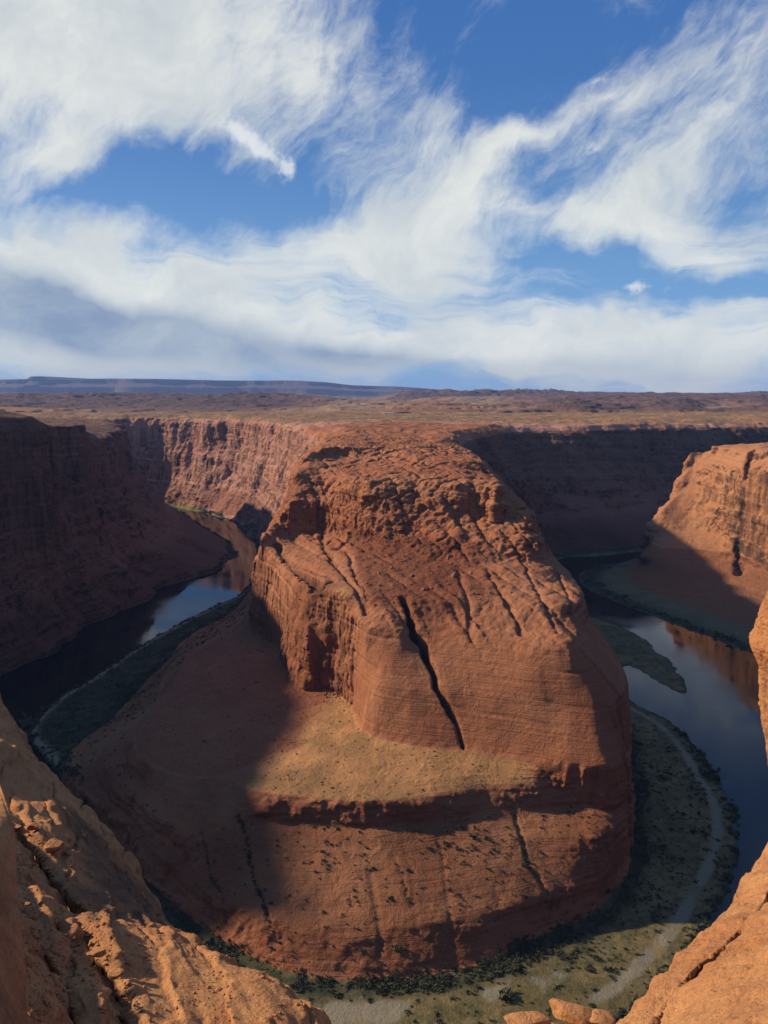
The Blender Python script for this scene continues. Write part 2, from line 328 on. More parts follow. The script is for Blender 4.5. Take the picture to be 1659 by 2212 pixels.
def cuts(X, Y):
    D = np.zeros(X.shape, F32)
    for pl, w, dep, kind in CUTS:
        w3 = [P(a, b, z) for a, b, z in pl]; xs = [q[0] for q in w3]; ys = [q[1] for q in w3]
        m = (X > min(xs)-w*4) & (X < max(xs)+w*4) & (Y > min(ys)-w*4-6) & (Y < max(ys)+w*4)
        if not m.any(): continue
        x, y = X[m], Y[m]; best = np.full(x.shape, 1e9, F32)
        wob = pn3(x/14, y/14, x*0+3.3)*2.0+pn3(x/4.5, y/4.5, x*0+1.3)*.9
        for i in range(len(w3)-1):
            (x0, y0), (x1, y1) = w3[i], w3[i+1]; ex, ey = x1-x0, y1-y0; L = ex*ex+ey*ey+1e-9
            t = ((x-x0)*ex+(y-y0)*ey)/L; t = np.clip(t, -0.0 if i else -.05, 1)
            fr = (i+np.clip(t, 0, 1))/(len(w3)-1); ww = w*(1.15-.75*fr if dep > 20 else 1)
            best = np.minimum(best, ((x+wob-x0-t*ex)**2+(y-y0-t*ey)**2)/(ww*ww))
        D[m] += dep*np.exp(-best**.9)
    return D
def heights(X, Y, fine=True):
    sh = X.shape; Z0 = X*0
    big = np.clip(bil(SF6, X, Y)/25, 0, 1)
    wx = fbm(X, Y, Z0, 70, 3, .5, 11)*7; wy = fbm(X, Y, Z0, 70, 3, .5, 23)*7
    wx += fbm(X, Y, Z0, 20, 2, .5, 31)*.8; wy += fbm(X, Y, Z0, 20, 2, .5, 37)*.8
    far = sstep(Y, 900, 1300)
    g = fbm(X, Y, Z0, 120, 4, .55, 41, ridged=True)      # far walls: deep bays and buttresses
    k = 0.35+0.65*far
    gg = fbm(X, Y, Z0, 210, 4, .5, 47)
    wx1 = wx*(0.55+.8*far)+gg*34*far; wy1 = wy*(0.45+1.1*far)+g*15*far+gg*30*far
    h1 = bil(H1, X+wx1, Y+wy1); 
    wxo = wx*1.6+g*13+gg*14; wyo = wy*1.6+gg*8
    h2 = bil(H2, X+wxo*1.3, Y+wyo*1.3); h3 = bil(H3, X+wx*.8, Y+wy*.8)
    lbl = np.where(h1 >= np.maximum(h2, h3), 1, np.where(h2 >= h3, 2, 3))
    h = np.maximum(h1, np.maximum(h2, h3))
    return h, lbl

# ------------------------------------------------------------------ mesh helpers
def make_mesh(name, V, Fq, mat, attrs=None, smooth=True, parent=None):
    me = bpy.data.meshes.new(name); V = np.ascontiguousarray(V, F32); Fq = np.ascontiguousarray(Fq, np.int32); k = Fq.shape[1]
    me.vertices.add(len(V)); me.vertices.foreach_set('co', V.ravel())
    me.loops.add(Fq.size); me.loops.foreach_set('vertex_index', Fq.ravel())
    me.polygons.add(len(Fq)); me.polygons.foreach_set('loop_start', np.arange(0, Fq.size, k, dtype=np.int32))
    me.polygons.foreach_set('loop_total', np.full(len(Fq), k, np.int32))
    me.update(calc_edges=True)
    if smooth: me.polygons.foreach_set('use_smooth', np.ones(len(Fq), bool))
    for an, av in (attrs or {}).items():
        at = me.attributes.new(an, 'FLOAT', 'POINT'); at.data.foreach_set('value', np.ascontiguousarray(av, F32))
    if mat: me.materials.append(mat)
    o = bpy.data.objects.new(name, me); C.objects.link(o)
    if parent: o.parent = parent
    return o
def tag(o, label, cat, group=None, kind=None):
    o['label'] = label; o['category'] = cat
    if group: o['group'] = group
    if kind: o['kind'] = kind
    return o
def sub(V, Fq, mask, attrs):
    F2 = Fq[mask]; used = np.zeros(len(V), bool); used[F2.ravel()] = True
    idx = np.cumsum(used)-1
    return V[used], idx[F2], {k: a[used] for k, a in attrs.items()}

# ------------------------------------------------------------------ materials
def new_mat(name):
    m = bpy.data.materials.new(name); m.use_nodes = True; t = NT(m.node_tree); m.node_tree.nodes.clear()
    out = t.node('ShaderNodeOutputMaterial'); b = t.node('ShaderNodeBsdfPrincipled'); t.link(b.outputs[0], out.inputs[0])
    b.inputs['Specular IOR Level'].default_value = 0.15; b.inputs['Roughness'].default_value = 0.9
    return m, t, b
def attr(t, name):
    n = t.node('ShaderNodeAttribute'); n.attribute_name = name; return n.outputs['Fac']
def rock_mat(name, c1, c2, soilc, varn=0.5, sc=1.0, bump=1.0, pale=0.0, strata=1.0, low=None, vb=0.0):
    m, t, b = new_mat(name)
    geo = t.node('ShaderNodeNewGeometry'); Pn = geo.outputs['Position']; N = t.node('ShaderNodeSeparateXYZ'); t.link(geo.outputs['Normal'], N.inputs[0])
    up = N.outputs[2]; S = t.node('ShaderNodeSeparateXYZ'); t.link(Pn, S.inputs[0])
    big = t.noise(Pn, 0.012/sc, 5, 0.6); mid = t.noise(Pn, 0.09/sc, 6, 0.62, 0.5); fin = t.noise(Pn, 0.9/sc, 6, 0.65)
    # bedding: thin layers with a gentle swing
    lay_v = t.mapping(Pn, (0,0,0), (R(4), R(-5), 0), (0.010/sc, 0.010/sc, 0.35/sc))
    lay = t.noise(lay_v, 1.0, 6, 0.62, 0.25)
    lay2 = t.noise(t.mapping(Pn, (3,5,1), (R(-12), R(9), 0), (0.03/sc, 0.03/sc, 1.3/sc)), 1.0, 5, 0.6, 0.3)
    # vertical streaks on the steep faces
    st = t.noise(t.mapping(Pn, (0,0,0), (0,0,0), (0.16/sc, 0.16/sc, 0.010/sc)), 1.0, 6, 0.65, 0.3)
    st2 = t.noise(t.mapping(Pn, (9,2,0), (0,0,0), (0.05/sc, 0.05/sc, 0.012/sc)), 1.0, 5, 0.6, 0.4)
    col = t.mix(t.rng(big, .40, .60), c1, c2)
    col = t.mix(t.m('MULTIPLY', t.rng(lay, .36, .66), .42*strata), col, tuple(v*0.60 for v in c1))
    col = t.mix(t.m('MULTIPLY', t.rng(lay2, .42, .70), .30*strata), col, tuple(min(1, v*1.35) for v in c2))
    col = t.mix(t.rng(mid, .35, .75, 0, .45), col, tuple(v*0.66 for v in c2))
    col = t.mix(t.rng(fin, .3, .8, 0, .35), col, tuple(min(1, v*1.25) for v in c1))
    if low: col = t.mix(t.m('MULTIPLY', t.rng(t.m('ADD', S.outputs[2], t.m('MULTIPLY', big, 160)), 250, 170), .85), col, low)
    steep = t.rng(up, .62, .25)
    vm_ = t.m('MULTIPLY', t.rng(t.m('ADD', t.m('MULTIPLY', st, .6), t.m('MULTIPLY', st2, .6)), .58-vb, .74-vb), steep)
    col = t.mix(t.m('MULTIPLY', vm_, varn), col, (0.030, 0.021, 0.018))
    if pale:
        pl = t.m('MULTIPLY', t.rng(st2, .34, .22), steep); col = t.mix(t.m('MULTIPLY', pl, pale), col, (0.42, 0.38, 0.34))
    so = attr(t, 'soil'); sn = t.noise(Pn, 0.25/sc, 6, 0.7)
    sf = t.m('MULTIPLY', so, t.rng(up, .55, .85)); sf = t.rng(t.m('ADD', sf, t.m('MULTIPLY', t.m('SUBTRACT', sn, .5), .9)), .3, .7)
    sc2 = t.mix(t.rng(t.noise(Pn, 0.035/sc, 5, .6), .38, .62), soilc, tuple(v*f for v, f in zip(soilc, (.60, .66, .66))))
    sc2 = t.mix(t.rng(t.noise(Pn, 0.55, 4, .7), .58, .70, 0, .35), sc2, (0.11, 0.095, 0.045))
    col = t.mix(t.m('MULTIPLY', sf, t.rng(so, 0.02, .2)), col, sc2)
    cr = attr(t, 'crack'); col = t.mix(t.m('MULTIPLY', cr, .75), col, (0.035, 0.022, 0.016))
    tal = attr(t, 'talus_shade'); tn = t.noise(Pn, .45/sc, 5, .75)
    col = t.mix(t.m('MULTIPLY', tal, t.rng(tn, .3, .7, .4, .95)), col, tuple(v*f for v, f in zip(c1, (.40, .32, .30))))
    # fracture blocks: joints in warped cells, only where the rock is broken
    wn_ = t.node('ShaderNodeTexNoise'); wn_.inputs['Scale'].default_value = .05/sc; wn_.inputs['Detail'].default_value = 4; t.link(Pn, wn_.inputs['Vector'])
    wp = t.vm('ADD', Pn, t.vm('SCALE', t.vm('SUBTRACT', wn_.outputs['Color'], (.5, .5, .5)), 22.0*sc))
    wp = t.mapping(wp, (0,0,0), (R(6), R(-9), R(24)), (.10/sc, .05/sc, .085/sc))
    vor = t.node('ShaderNodeTexVoronoi'); vor.feature = 'DISTANCE_TO_EDGE'; vor.inputs['Scale'].default_value = 1.0; t.link(wp, vor.inputs['Vector'])
    vc = t.node('ShaderNodeTexVoronoi'); vc.inputs['Scale'].default_value = 1.0; t.link(wp, vc.inputs['Vector']); cs = t.node('ShaderNodeSeparateXYZ'); t.link(vc.outputs['Color'], cs.inputs[0]); cellh = cs.outputs[0]
    broken = t.m('MULTIPLY', attr(t, 'fract'), t.rng(t.noise(Pn, .02/sc, 3, .5), .42, .56))
    edge = t.m('ADD', vor.outputs[0], t.m('MULTIPLY', t.m('SUBTRACT', 1.0, t.m('MULTIPLY', broken, t.rng(up, .9, .6))), .2))
    col = t.mix(t.rng(edge, .035, 0, 0, .6), col, (0.06, 0.028, 0.018))
    col = t.mix(t.m('MULTIPLY', t.m('MULTIPLY', cellh, steep), .22), col, tuple(v*.6 for v in c1))
    t.link(col, b.inputs['Base Color'])
    hsum = t.m('ADD', t.m('MULTIPLY', lay, 2.6*sc*strata), t.m('MULTIPLY', lay2, .8*sc*strata))
    hsum = t.m('ADD', hsum, t.m('MULTIPLY', mid, 3.0*sc)); hsum = t.m('ADD', hsum, t.m('MULTIPLY', fin, .85*sc))
    hsum = t.m('ADD', hsum, t.m('MULTIPLY', t.m('MULTIPLY', st, steep), 1.6*sc))
    hsum = t.m('ADD', hsum, t.m('MULTIPLY', t.rng(edge, 0, .05), 1.3*sc))
    hsum = t.m('ADD', hsum, t.m('MULTIPLY', t.m('MULTIPLY', cellh, steep), 1.6*sc))
    bp = t.node('ShaderNodeBump'); bp.inputs['Strength'].default_value = min(1, .8*bump); bp.inputs['Distance'].default_value = 1.0*bump
    t.link(hsum, bp.inputs['Height']); t.link(bp.outputs[0], b.inputs['Normal'])
    return m
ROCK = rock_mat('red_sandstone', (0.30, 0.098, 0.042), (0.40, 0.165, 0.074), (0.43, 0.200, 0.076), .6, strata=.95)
WALL = rock_mat('varnished_shade_sandstone', (0.15, 0.072, 0.045), (0.25, 0.12, 0.072), (0.26, 0.14, 0.075), .92, 1.6, 1.8, low=(0.25, 0.118, 0.07))  # albedo lowered beyond the varnish to deepen the walls in shade
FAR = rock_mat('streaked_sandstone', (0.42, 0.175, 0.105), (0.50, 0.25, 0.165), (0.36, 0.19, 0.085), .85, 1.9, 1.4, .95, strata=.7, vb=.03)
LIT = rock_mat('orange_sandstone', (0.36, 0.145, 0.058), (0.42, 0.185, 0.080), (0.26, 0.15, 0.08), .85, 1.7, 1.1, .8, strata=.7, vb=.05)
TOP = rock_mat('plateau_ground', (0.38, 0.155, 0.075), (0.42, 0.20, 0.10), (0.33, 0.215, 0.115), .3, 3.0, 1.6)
def flood_mat():
    m, t, b = new_mat('river_flat_ground')
    Pn = t.node('ShaderNodeNewGeometry').outputs['Position']
    n1 = t.noise(Pn, .018, 6, .65, .4); n2 = t.noise(Pn, .12, 6, .7); n3 = t.noise(Pn, .8, 5, .75)
    col = t.mix(t.rng(n1, .40, .62), (0.150, 0.112, 0.042), (0.25, 0.175, 0.070))
    col = t.mix(t.rng(n2, .45, .62, 0, .85), col, (0.062, 0.058, 0.024))
    col = t.mix(t.rng(n3, .55, .72, 0, .7), col, (0.028, 0.034, 0.016))
    col = t.mix(t.m('MULTIPLY', attr(t, 'brush'), t.rng(n2, .25, .6, .55, 1)), col, (0.030, 0.036, 0.017))
    sd = attr(t, 'sand'); s2 = t.rng(t.m('ADD', t.m('ADD', sd, t.m('MULTIPLY', t.m('SUBTRACT', n2, .5), 1.5)), t.m('MULTIPLY', t.m('SUBTRACT', n3, .5), .7)), .36, .70)
    col = t.mix(t.m('MULTIPLY', s2, .9), col, t.mix(n3, (0.30, 0.25, 0.16), (0.22, 0.18, 0.12)))
    t.link(col, b.inputs['Base Color'])
    bp = t.node('ShaderNodeBump'); bp.inputs['Distance'].default_value = 1.0; bp.inputs['Strength'].default_value = .7
    t.link(t.m('ADD', t.m('MULTIPLY', n2, 2.0), t.m('MULTIPLY', n3, 1.0)), bp.inputs['Height']); t.link(bp.outputs[0], b.inputs['Normal'])
    return m
FLOOD = flood_mat()
def water_mat():
    m, t, b = new_mat('river_water')
    Pn = t.node('ShaderNodeNewGeometry').outputs['Position']
    b.inputs['Base Color'].default_value = (0.003, 0.008, 0.008, 1); b.inputs['Roughness'].default_value = 0.06
    b.inputs['Specular IOR Level'].default_value = 0.5; b.inputs['IOR'].default_value = 1.33
    n = t.noise(t.mapping(Pn, (0,0,0), (0,0,R(25)), (.05, .16, .1)), 1.0, 5, .6, .4); n2 = t.noise(Pn, .012, 3, .5)
    bp = t.node('ShaderNodeBump'); bp.inputs['Distance'].default_value = .16; bp.inputs['Strength'].default_value = .5
    t.link(t.m('MULTIPLY', n, t.rng(n2, .35, .65, .15, 1)), bp.inputs['Height']); t.link(bp.outputs[0], b.inputs['Normal'])
    t.link(t.mix(t.rng(n2, .4, .62), (0.002, 0.006, 0.005), (0.008, 0.014, 0.008)), b.inputs['Base Color'])
    t.link(t.rng(n2, .4, .7, .03, .16), b.inputs['Roughness'])
    return m
WATER = water_mat()

# ------------------------------------------------------------------ canyon terrain
def joints(X, Y, ang, sp, seed, warp=4.0):
    ca, sa = math.cos(ang), math.sin(ang)
    s = X*ca+Y*sa; q = -X*sa+Y*ca
    s = s+fbm(X, Y, X*0+seed, 45, 3, .5, seed)*warp+pn3((s/sp/2.3), q/400, q*0, seed+9).reshape(X.shape)*sp*.7
    c = s/sp; f = c-np.floor(c); d = np.minimum(f, 1-f)*sp
    cell = np.floor(c+.5)
    on = pn3(cell*7.7, q/70, q*0+seed, seed+2).reshape(X.shape)
    return d, sstep(on, -.15, .35)
def evaluated(me_obj):
    dg = bpy.context.evaluated_depsgraph_get(); ev = me_obj.evaluated_get(dg); me = ev.to_mesh()
    n = len(me.vertices); v = np.empty(n*3, F32); me.vertices.foreach_get('co', v); nn = np.empty(n*3, F32); me.vertex_normals.foreach_get('vector', nn)
    lt = np.empty(len(me.polygons), np.int32); me.polygons.foreach_get('loop_total', lt); li = np.empty(len(me.loops), np.int32); me.loops.foreach_get('vertex_index', li)
    assert (lt == 4).all(); ev.to_mesh_clear(); return v.reshape(-1, 3), nn.reshape(-1, 3), li.reshape(-1, 4)
def carve(Xg, Yg):
    """height of the rock before the surface is roughened"""
    Hg, Lg = heights(Xg, Yg)
    sf6 = bil(SF6, Xg, Yg); sw = bil(SW70, Xg, Yg); sb = bil(SB60, Xg, Yg)
    near = 1-sstep(Yg, 1000, 1350); m1 = (Lg == 1); body = m1*sstep(sw, -2, 8)*near
    slick = body*(1-sstep(Hg, 200, 225))*sstep(Hg, 118, 140); Z0 = Xg*0
    upc = body*sstep(Hg, 160, 172)*(1-sstep(Hg, 236, 244))
    if Yg.min() < 1200:
        d, on = joints(Xg, Yg, R(27), 19, 3)
        Hg = Hg-slick*on*2.0*np.exp(-(d/1.3)**2)+slick*on*1.8*(1-np.exp(-(d/6)**2))-slick*1.0
        d, on2 = joints(Xg, Yg, R(-38), 26, 5); Hg -= slick*on2*.7*np.exp(-(d/1.2)**2)
        d3, on3 = joints(Xg, Yg, R(20), 13, 8, 6); d4, on4 = joints(Xg, Yg, R(-60), 17, 9, 6)
        Hg -= upc*(on3*5.0*np.exp(-(d3/1.6)**2)+on4*4.0*np.exp(-(d4/1.5)**2))
        Hg += upc*fbm(Xg, Yg, Hg, 15, 4, .55, 15)*3
        apron = m1*sstep(sf6, 0, 10)*(1-sstep(sw, -6, 2))*near
        Hg += apron*(fbm(Xg, Yg, Z0, 34, 5, .5, 51)*2.2)*(1-.65*sstep(sb, -2, 3))
        d5, on5 = joints(Xg, Yg, R(8), 24, 21, 5); Hg -= apron*(1-sstep(sb, -2, 3))*on5*.7*np.exp(-(d5/1.3)**2)
        Hg -= cuts(Xg, Yg)*m1
    if Yg.max() > 1200:
        w3 = [P(*q) for q in ((1597,1250,18),(1602,1110,110),(1612,1010,185),(1628,972,208))]
        for i in range(3):
            (xa, ya), (xb, yb) = w3[i], w3[i+1]; ex, ey = xb-xa, yb-ya; t_ = np.clip(((Xg-xa)*ex+(Yg-ya)*ey)/(ex*ex+ey*ey), 0, 1)
            Hg -= (Lg == 3)*26*np.exp(-((Xg-xa-t_*ex)**2+(Yg-ya-t_*ey)**2)/(5.0**2))
    top = m1*sstep(Hg, 190, 215)+(Lg == 2)*sstep(Hg, 215, 235)+(Lg == 3)*sstep(Hg, 170, 195)
    Hg += top*(1-body*sstep(-Yg, -1250, -1000))*(fbm(Xg, Yg, Z0, 110, 7, .58, 61)*10+fbm(Xg, Yg, Z0, 60, 4, .5, 63, ridged=True)*4-2)*sstep(Yg, 1000, 1250)
    return np.maximum(Hg, -12), Lg
def solid(x0, x1, y0, y1, h, voxel):
    """a closed block of ground under the carved heights, re-sampled evenly so that cliffs get as many points as flats"""
    xs = np.arange(x0, x1+h, h, dtype=F32); ys = np.arange(y0, y1+h, h, dtype=F32); X, Y = np.meshgrid(xs, ys)
    H, _ = carve(X, Y); nr, nc = X.shape; n = nr*nc
    idx = np.arange(n, dtype=np.int32).reshape(nr, nc)
    FQ = np.stack([idx[:-1, :-1], idx[:-1, 1:], idx[1:, 1:], idx[1:, :-1]], -1).reshape(-1, 4)
    V = np.concatenate([np.stack([X, Y, H], -1).reshape(-1, 3), np.stack([X, Y, X*0-18], -1).reshape(-1, 3)])
    ring = np.concatenate([idx[0], idx[1:, -1], idx[-1, -2::-1], idx[-2:0:-1, 0]]); r2 = np.roll(ring, -1)
    F_ = np.concatenate([FQ, FQ[:, ::-1]+n, np.stack([ring, ring+n, r2+n, r2], -1)])
    o = make_mesh('ground_block', V, F_, None, None, False)
    md = o.modifiers.new('r', 'REMESH'); md.mode = 'VOXEL'; md.voxel_size = voxel; md.use_smooth_shade = True
    bpy.context.view_layer.update(); v, nn, f = evaluated(o)
    me = o.data; bpy.data.objects.remove(o); bpy.data.meshes.remove(me)
    c = v[f].mean(1); ok = (c[:, 0] < .62*c[:, 1]+4) & (c[:, 0] > -(.62 if c[:, 1].max() > 1300 or x0 > -500 else 1.15)*c[:, 1]-4) & (c[:, 2] > -7) & (c[:, 0] > x0+2.5*voxel) & (c[:, 0] < x1-2.5*voxel) & (c[:, 1] > y0+2.5*voxel) & (c[:, 1] < y1-2.5*voxel)
    print('solid', len(v), time.time()-T0)
    return v, nn, f[ok]
BLK = [(solid(-330, 330, 322, 1160, 1.0, 1.0), lambda c: c[:, 1] < 1152),
       (solid(-900, -240, 520, 1160, 1.6, 1.6), lambda c: (c[:, 1] < 1152) & (c[:, 0] < -322)),
       (solid(320, 900, 540, 1160, 1.8, 1.8), lambda c: (c[:, 1] < 1152) & (c[:, 0] > 325)),
       (solid(-1320, 1320, 1144, 2600, 2.4, 2.3), lambda c: c[:, 1] >= 1152)]
Vs, Ns, Fs, n0 = [], [], [], 0
for (v, nn, f), cond in BLK:
    f = f[cond(v[f].mean(1))]; used = np.zeros(len(v), bool); used[f.ravel()] = True; im = np.cumsum(used)-1
    Vs.append(v[used]); Ns.append(nn[used]); Fs.append(im[f].astype(np.int32)+n0); n0 += int(used.sum())
V = np.concatenate(Vs); N = np.concatenate(Ns); FQ = np.concatenate(Fs); del BLK, Vs, Ns, Fs
print('blocks', len(V), time.time()-T0)
Xg, Yg, Hg = V[:, 0].copy(), V[:, 1].copy(), V[:, 2].copy()
h1 = bil(H1, Xg, Yg); h2 = bil(H2, Xg, Yg); h3 = bil(H3, Xg, Yg)
Lg = np.where(h1 >= np.maximum(h2, h3), 1, np.where(h2 >= h3, 2, 3)); del h1, h2, h3
sf6 = bil(SF6, Xg, Yg); sw = bil(SW70, Xg, Yg); sb = bil(SB60, Xg, Yg); sh0 = bil(SH0, Xg, Yg)
near = 1-sstep(Yg, 1000, 1350); m1 = (Lg == 1); body = m1*sstep(sw, -2, 8)*near
slick = body*(1-sstep(Hg, 200, 225))*sstep(Hg, 118, 140)
upc = body*sstep(Hg, 160, 172)*(1-sstep(Hg, 236, 244))
neck = m1*sstep(Hg, 226, 236)*(1-sstep(Yg, 1550, 1900))*sstep(Yg, 850, 1000)*(1-sstep(np.abs(Xg-10), 260, 420))
apron = m1*sstep(sf6, 0, 10)*(1-sstep(sw, -6, 2))*near
ct = cuts(Xg, Yg); d, on = joints(Xg, Yg, R(27), 19, 3); dA = d
steep = 1-sstep(N[..., 2], .40, .85)
dist = 1+.9*sstep(Yg, 900, 1500)
zz = Hg+.06*Xg-.03*Yg
lw = fbm(Xg, Yg, Hg, 90, 2, .5, 81)*5
st = pn3(Xg/300, Yg/300, (zz+lw)/7, 82)+.6*pn3(Xg/200, Yg/200, (zz+lw)/2.6, 83)
led = np.round(pn3(Xg/160, Yg/160, (zz+lw*1.5)/14, 87)*3)/3
fl = fbm(Xg, Yg, Hg/3, 34, 5, .55, 84, ridged=True)
bl = fbm(Xg, Yg, Hg, 24, 5, .55, 85)
bl2 = fbm(Xg, Yg, Hg, 9, 4, .6, 86, ridged=True)
wallm = np.where(m1, np.where(body > .3, .6, .9), 1.15)*np.where(Hg > 2, 1, 0)
wallm = wallm*np.where((Lg == 3), .75, 1)*np.where(m1 & (near < .5) & (Xg < 90), .5, 1)
facew = np.where(m1 & (near > .5) & (Hg > 72) & (Hg < 132) & (Xg > -20), .35, 1.0)   # the big front wall is smooth
smo = m1*near*sstep(sw, -5, 0)*(1-sstep(Hg, 150, 165))*(Hg > 66); wallm = wallm*(1-.8*smo)
disp = smo*steep*fbm(Xg, Yg, Hg*.7, 30, 3, .5, 95)*(1.0+6.0*(1-sstep(Xg, -60, -20)))
disp += steep*wallm*dist*facew*(st*1.0+led*2.0+(fl-.45)*4.2+bl*4.2+(bl2-.3)*1.5)+(1-steep)*(Hg > 10)*(bl*.5*dist+bl2*.25)
qb = np.round(fbm(Xg, Yg, Hg/2.5, 26, 2, .5, 131)*5)/5+.5*np.round(fbm(Xg, Yg, Hg, 11, 2, .5, 133)*5)/5
disp += qb*(steep*(1-smo)*facew*2.6*dist+upc*1.2)
for zl, zd in ((112, .9), (93, .7), (81, .6)): disp -= smo*steep*facew*zd*np.exp(-((zz+lw*.8-zl)/.9)**2)*2
disp -= body*(Xg > 15)*(Xg < 190)*steep*2.4*np.exp(-((zz+lw*.25-136)/1.3)**2)
disp += steep*(1-near)*(Hg > 3)*np.where(Lg == 3, .6, 1)*(fbm(Xg, Yg, Hg*.6, 85, 3, .5, 171)*12)
disp += neck*((bl2-.3)*1.4+led*2.0+bl*2.2+qb*1.4)
disp += upc*(bl*2.2+(bl2-.3)*1.1+led*1.7)
disp += slick*(fbm(Xg, Yg, Hg, 24, 3, .5, 88)*2.4+st*.6+qb*1.1+(bl2-.3)*.9)
disp += ((Hg < 9) & (Hg > -1))*fbm(Xg, Yg, Xg*0, 25, 4, .6, 71)*.8
V = V+N*disp[..., None].astype(F32)
print('displaced', time.time()-T0)
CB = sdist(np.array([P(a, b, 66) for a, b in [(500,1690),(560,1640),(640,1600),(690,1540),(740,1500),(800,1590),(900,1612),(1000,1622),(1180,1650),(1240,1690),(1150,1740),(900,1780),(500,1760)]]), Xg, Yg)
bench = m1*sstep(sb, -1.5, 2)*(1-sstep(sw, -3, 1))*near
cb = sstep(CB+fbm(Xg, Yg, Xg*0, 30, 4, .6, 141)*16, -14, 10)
soil = np.clip(bench*(.15+.85*cb) + m1*sstep(Hg, 224, 238)*sstep(Yg, 1500, 1900)*.8 + (Lg != 1)*sstep(Hg, 225, 245)*.35+(Lg == 3)*(Hg < 40)*.15, 0, 1)
soil = soil+apron*(1-sstep(sb, -2, 0))*.40
talus_shade = m1*near*sstep(fbm(Xg, Yg, Hg, 70, 2, .5, 90)+(1-np.abs(Hg-163)/14), .2, .7)*sstep(Xg, -30, 10)*(1-sstep(Xg, 70, 100))*(1-steep)
TP = sdist(np.array([P(a, b, 160) for a, b in [(765,1168),(850,1172),(960,1186),(1100,1196),(1060,1212),(1005,1222),(985,1270),(930,1292),(870,1292),(800,1282),(770,1230)]]), Xg, Yg)
talus_shade = np.maximum(talus_shade*.6, body*sstep(TP+fbm(Xg, Yg, Xg*0, 16, 4, .6, 143)*7, -3, 4)*sstep(Hg, 140, 150)*(1-sstep(Hg, 172, 180)))
talus_shade = np.maximum(talus_shade, bench*(1-cb)*.62)  # left bench: red-brown soil, with the shade lying there painted in too
talus_shade = np.maximum(talus_shade, apron*(1-sstep(sb, -2, 0))*(.22+.45*sstep(fbm(Xg, Yg, Hg, 60, 4, .6, 161), -.15, .25)))
talus_shade = np.maximum(talus_shade, (Lg == 3)*(Hg > 5)*(Hg < 45)*.8)
talus_shade = np.maximum(talus_shade, (m1 & (near < .5))*(1-sstep(Hg, 40, 70))*sstep(Hg, 4, 9)*.8)
talus_shade = np.maximum(talus_shade, (Lg == 2)*(1-sstep(Hg, 35, 60))*.6)
crack = np.clip(ct/7, 0, 1)*sstep(Hg, 20, 40)+slick*on*.35*np.exp(-(dA/.8)**2)
sand = np.exp(-((sh0-15)/4.6)**2)*sstep(Xg, 70, 130)*m1*(Yg < 760)*(.85+.9*fbm(Xg, Yg, Xg*0, 14, 4, .6, 151))+np.exp(-((sh0-5)/4)**2)*(1-sstep(Xg, -150, -50))*m1*.85
sand = np.maximum(sand, (Lg == 3)*sstep(Hg, 2, 4)*.35)
sand = np.maximum(sand, m1*np.exp(-((sf6+20)/9)**2)*sstep(-Yg, -420, -360)*sstep(fbm(Xg, Yg, Xg*0, 40, 2, .5, 93), -.1, .2)*.9)
brush = m1*np.exp(-((sf6+6)/7)**2)+m1*(1-sstep(Xg, -150, -60))*sstep(sh0, 8, 14)+(Lg == 3)*np.exp(-(Hg-2)**2/6)*.8
brush = np.maximum(brush, np.exp(-(sh0/3.5)**2)*m1)
VV = V.astype(F32)
fract = np.where(m1 & (near > .5), np.clip(upc+apron*.25+slick*.25, 0, 1), 1.0)
AT = {'fract': fract, 'soil': soil, 'talus_shade': np.clip(talus_shade, 0, 1), 'crack': crack, 'sand': sand, 'brush': np.clip(brush, 0, 1)}
f0 = FQ[:, 0]; fl_ = Lg[f0]; fh = Hg[f0]; fy = Yg[f0]; fx = Xg[f0]; fs6 = sf6[f0]
isfl = (((fl_ == 1) & (fs6 < 0) & (fh < 9)) | ((fl_ == 3) & (fh < 9)))
keys = {
 'river_flats': (isfl, FLOOD, 'dark olive brush and pale sand flats bordering the river around the butte', 'river bank'),
 'butte': (~isfl & (fl_ == 1) & ((fy < 1150) | ((fy < 1620) & (fh >= 224) & (np.abs(fx-10) < 330))), ROCK, 'huge sunlit red sandstone butte inside the river bend', 'butte'),
 'far_canyon_wall': (~isfl & (fl_ == 1) & (fy >= 1150) & (fx < 90) & (fh < 224), FAR, 'pale streaked cliff far up the river behind the butte', 'cliff'),
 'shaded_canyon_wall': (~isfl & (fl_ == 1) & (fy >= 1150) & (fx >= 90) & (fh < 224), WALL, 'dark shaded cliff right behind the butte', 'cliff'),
 'plateau_rim': (~isfl & (fl_ == 1) & (fy >= 1150) & (fh >= 224) & ((fy >= 1620) | (np.abs(fx-10) >= 330)), FAR, 'bare red slickrock plateau just behind the rims of the canyon', 'plateau'),
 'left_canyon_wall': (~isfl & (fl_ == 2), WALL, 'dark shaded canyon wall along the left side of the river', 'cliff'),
 'right_canyon_wall': (~isfl & (fl_ == 3), LIT, 'sunlit orange cliff beyond the river at the right edge', 'cliff'),
}
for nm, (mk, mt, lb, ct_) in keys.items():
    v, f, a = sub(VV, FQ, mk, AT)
    at = {k: a[k] for k in (('sand', 'brush') if nm == 'river_flats' else ('soil', 'talus_shade', 'crack', 'fract'))}
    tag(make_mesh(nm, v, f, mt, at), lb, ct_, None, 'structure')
print('terrain meshes', time.time()-T0)
# water
wv = np.array([(-3200, 100, 0), (3200, 100, 0), (3200, 3000, 0), (-3200, 3000, 0)], F32)
tag(make_mesh('river', wv, np.array([[0, 1, 2, 3]]), WATER, None, False), 'dark green river bending around the butte and mirroring the sky', 'river', None, 'structure')
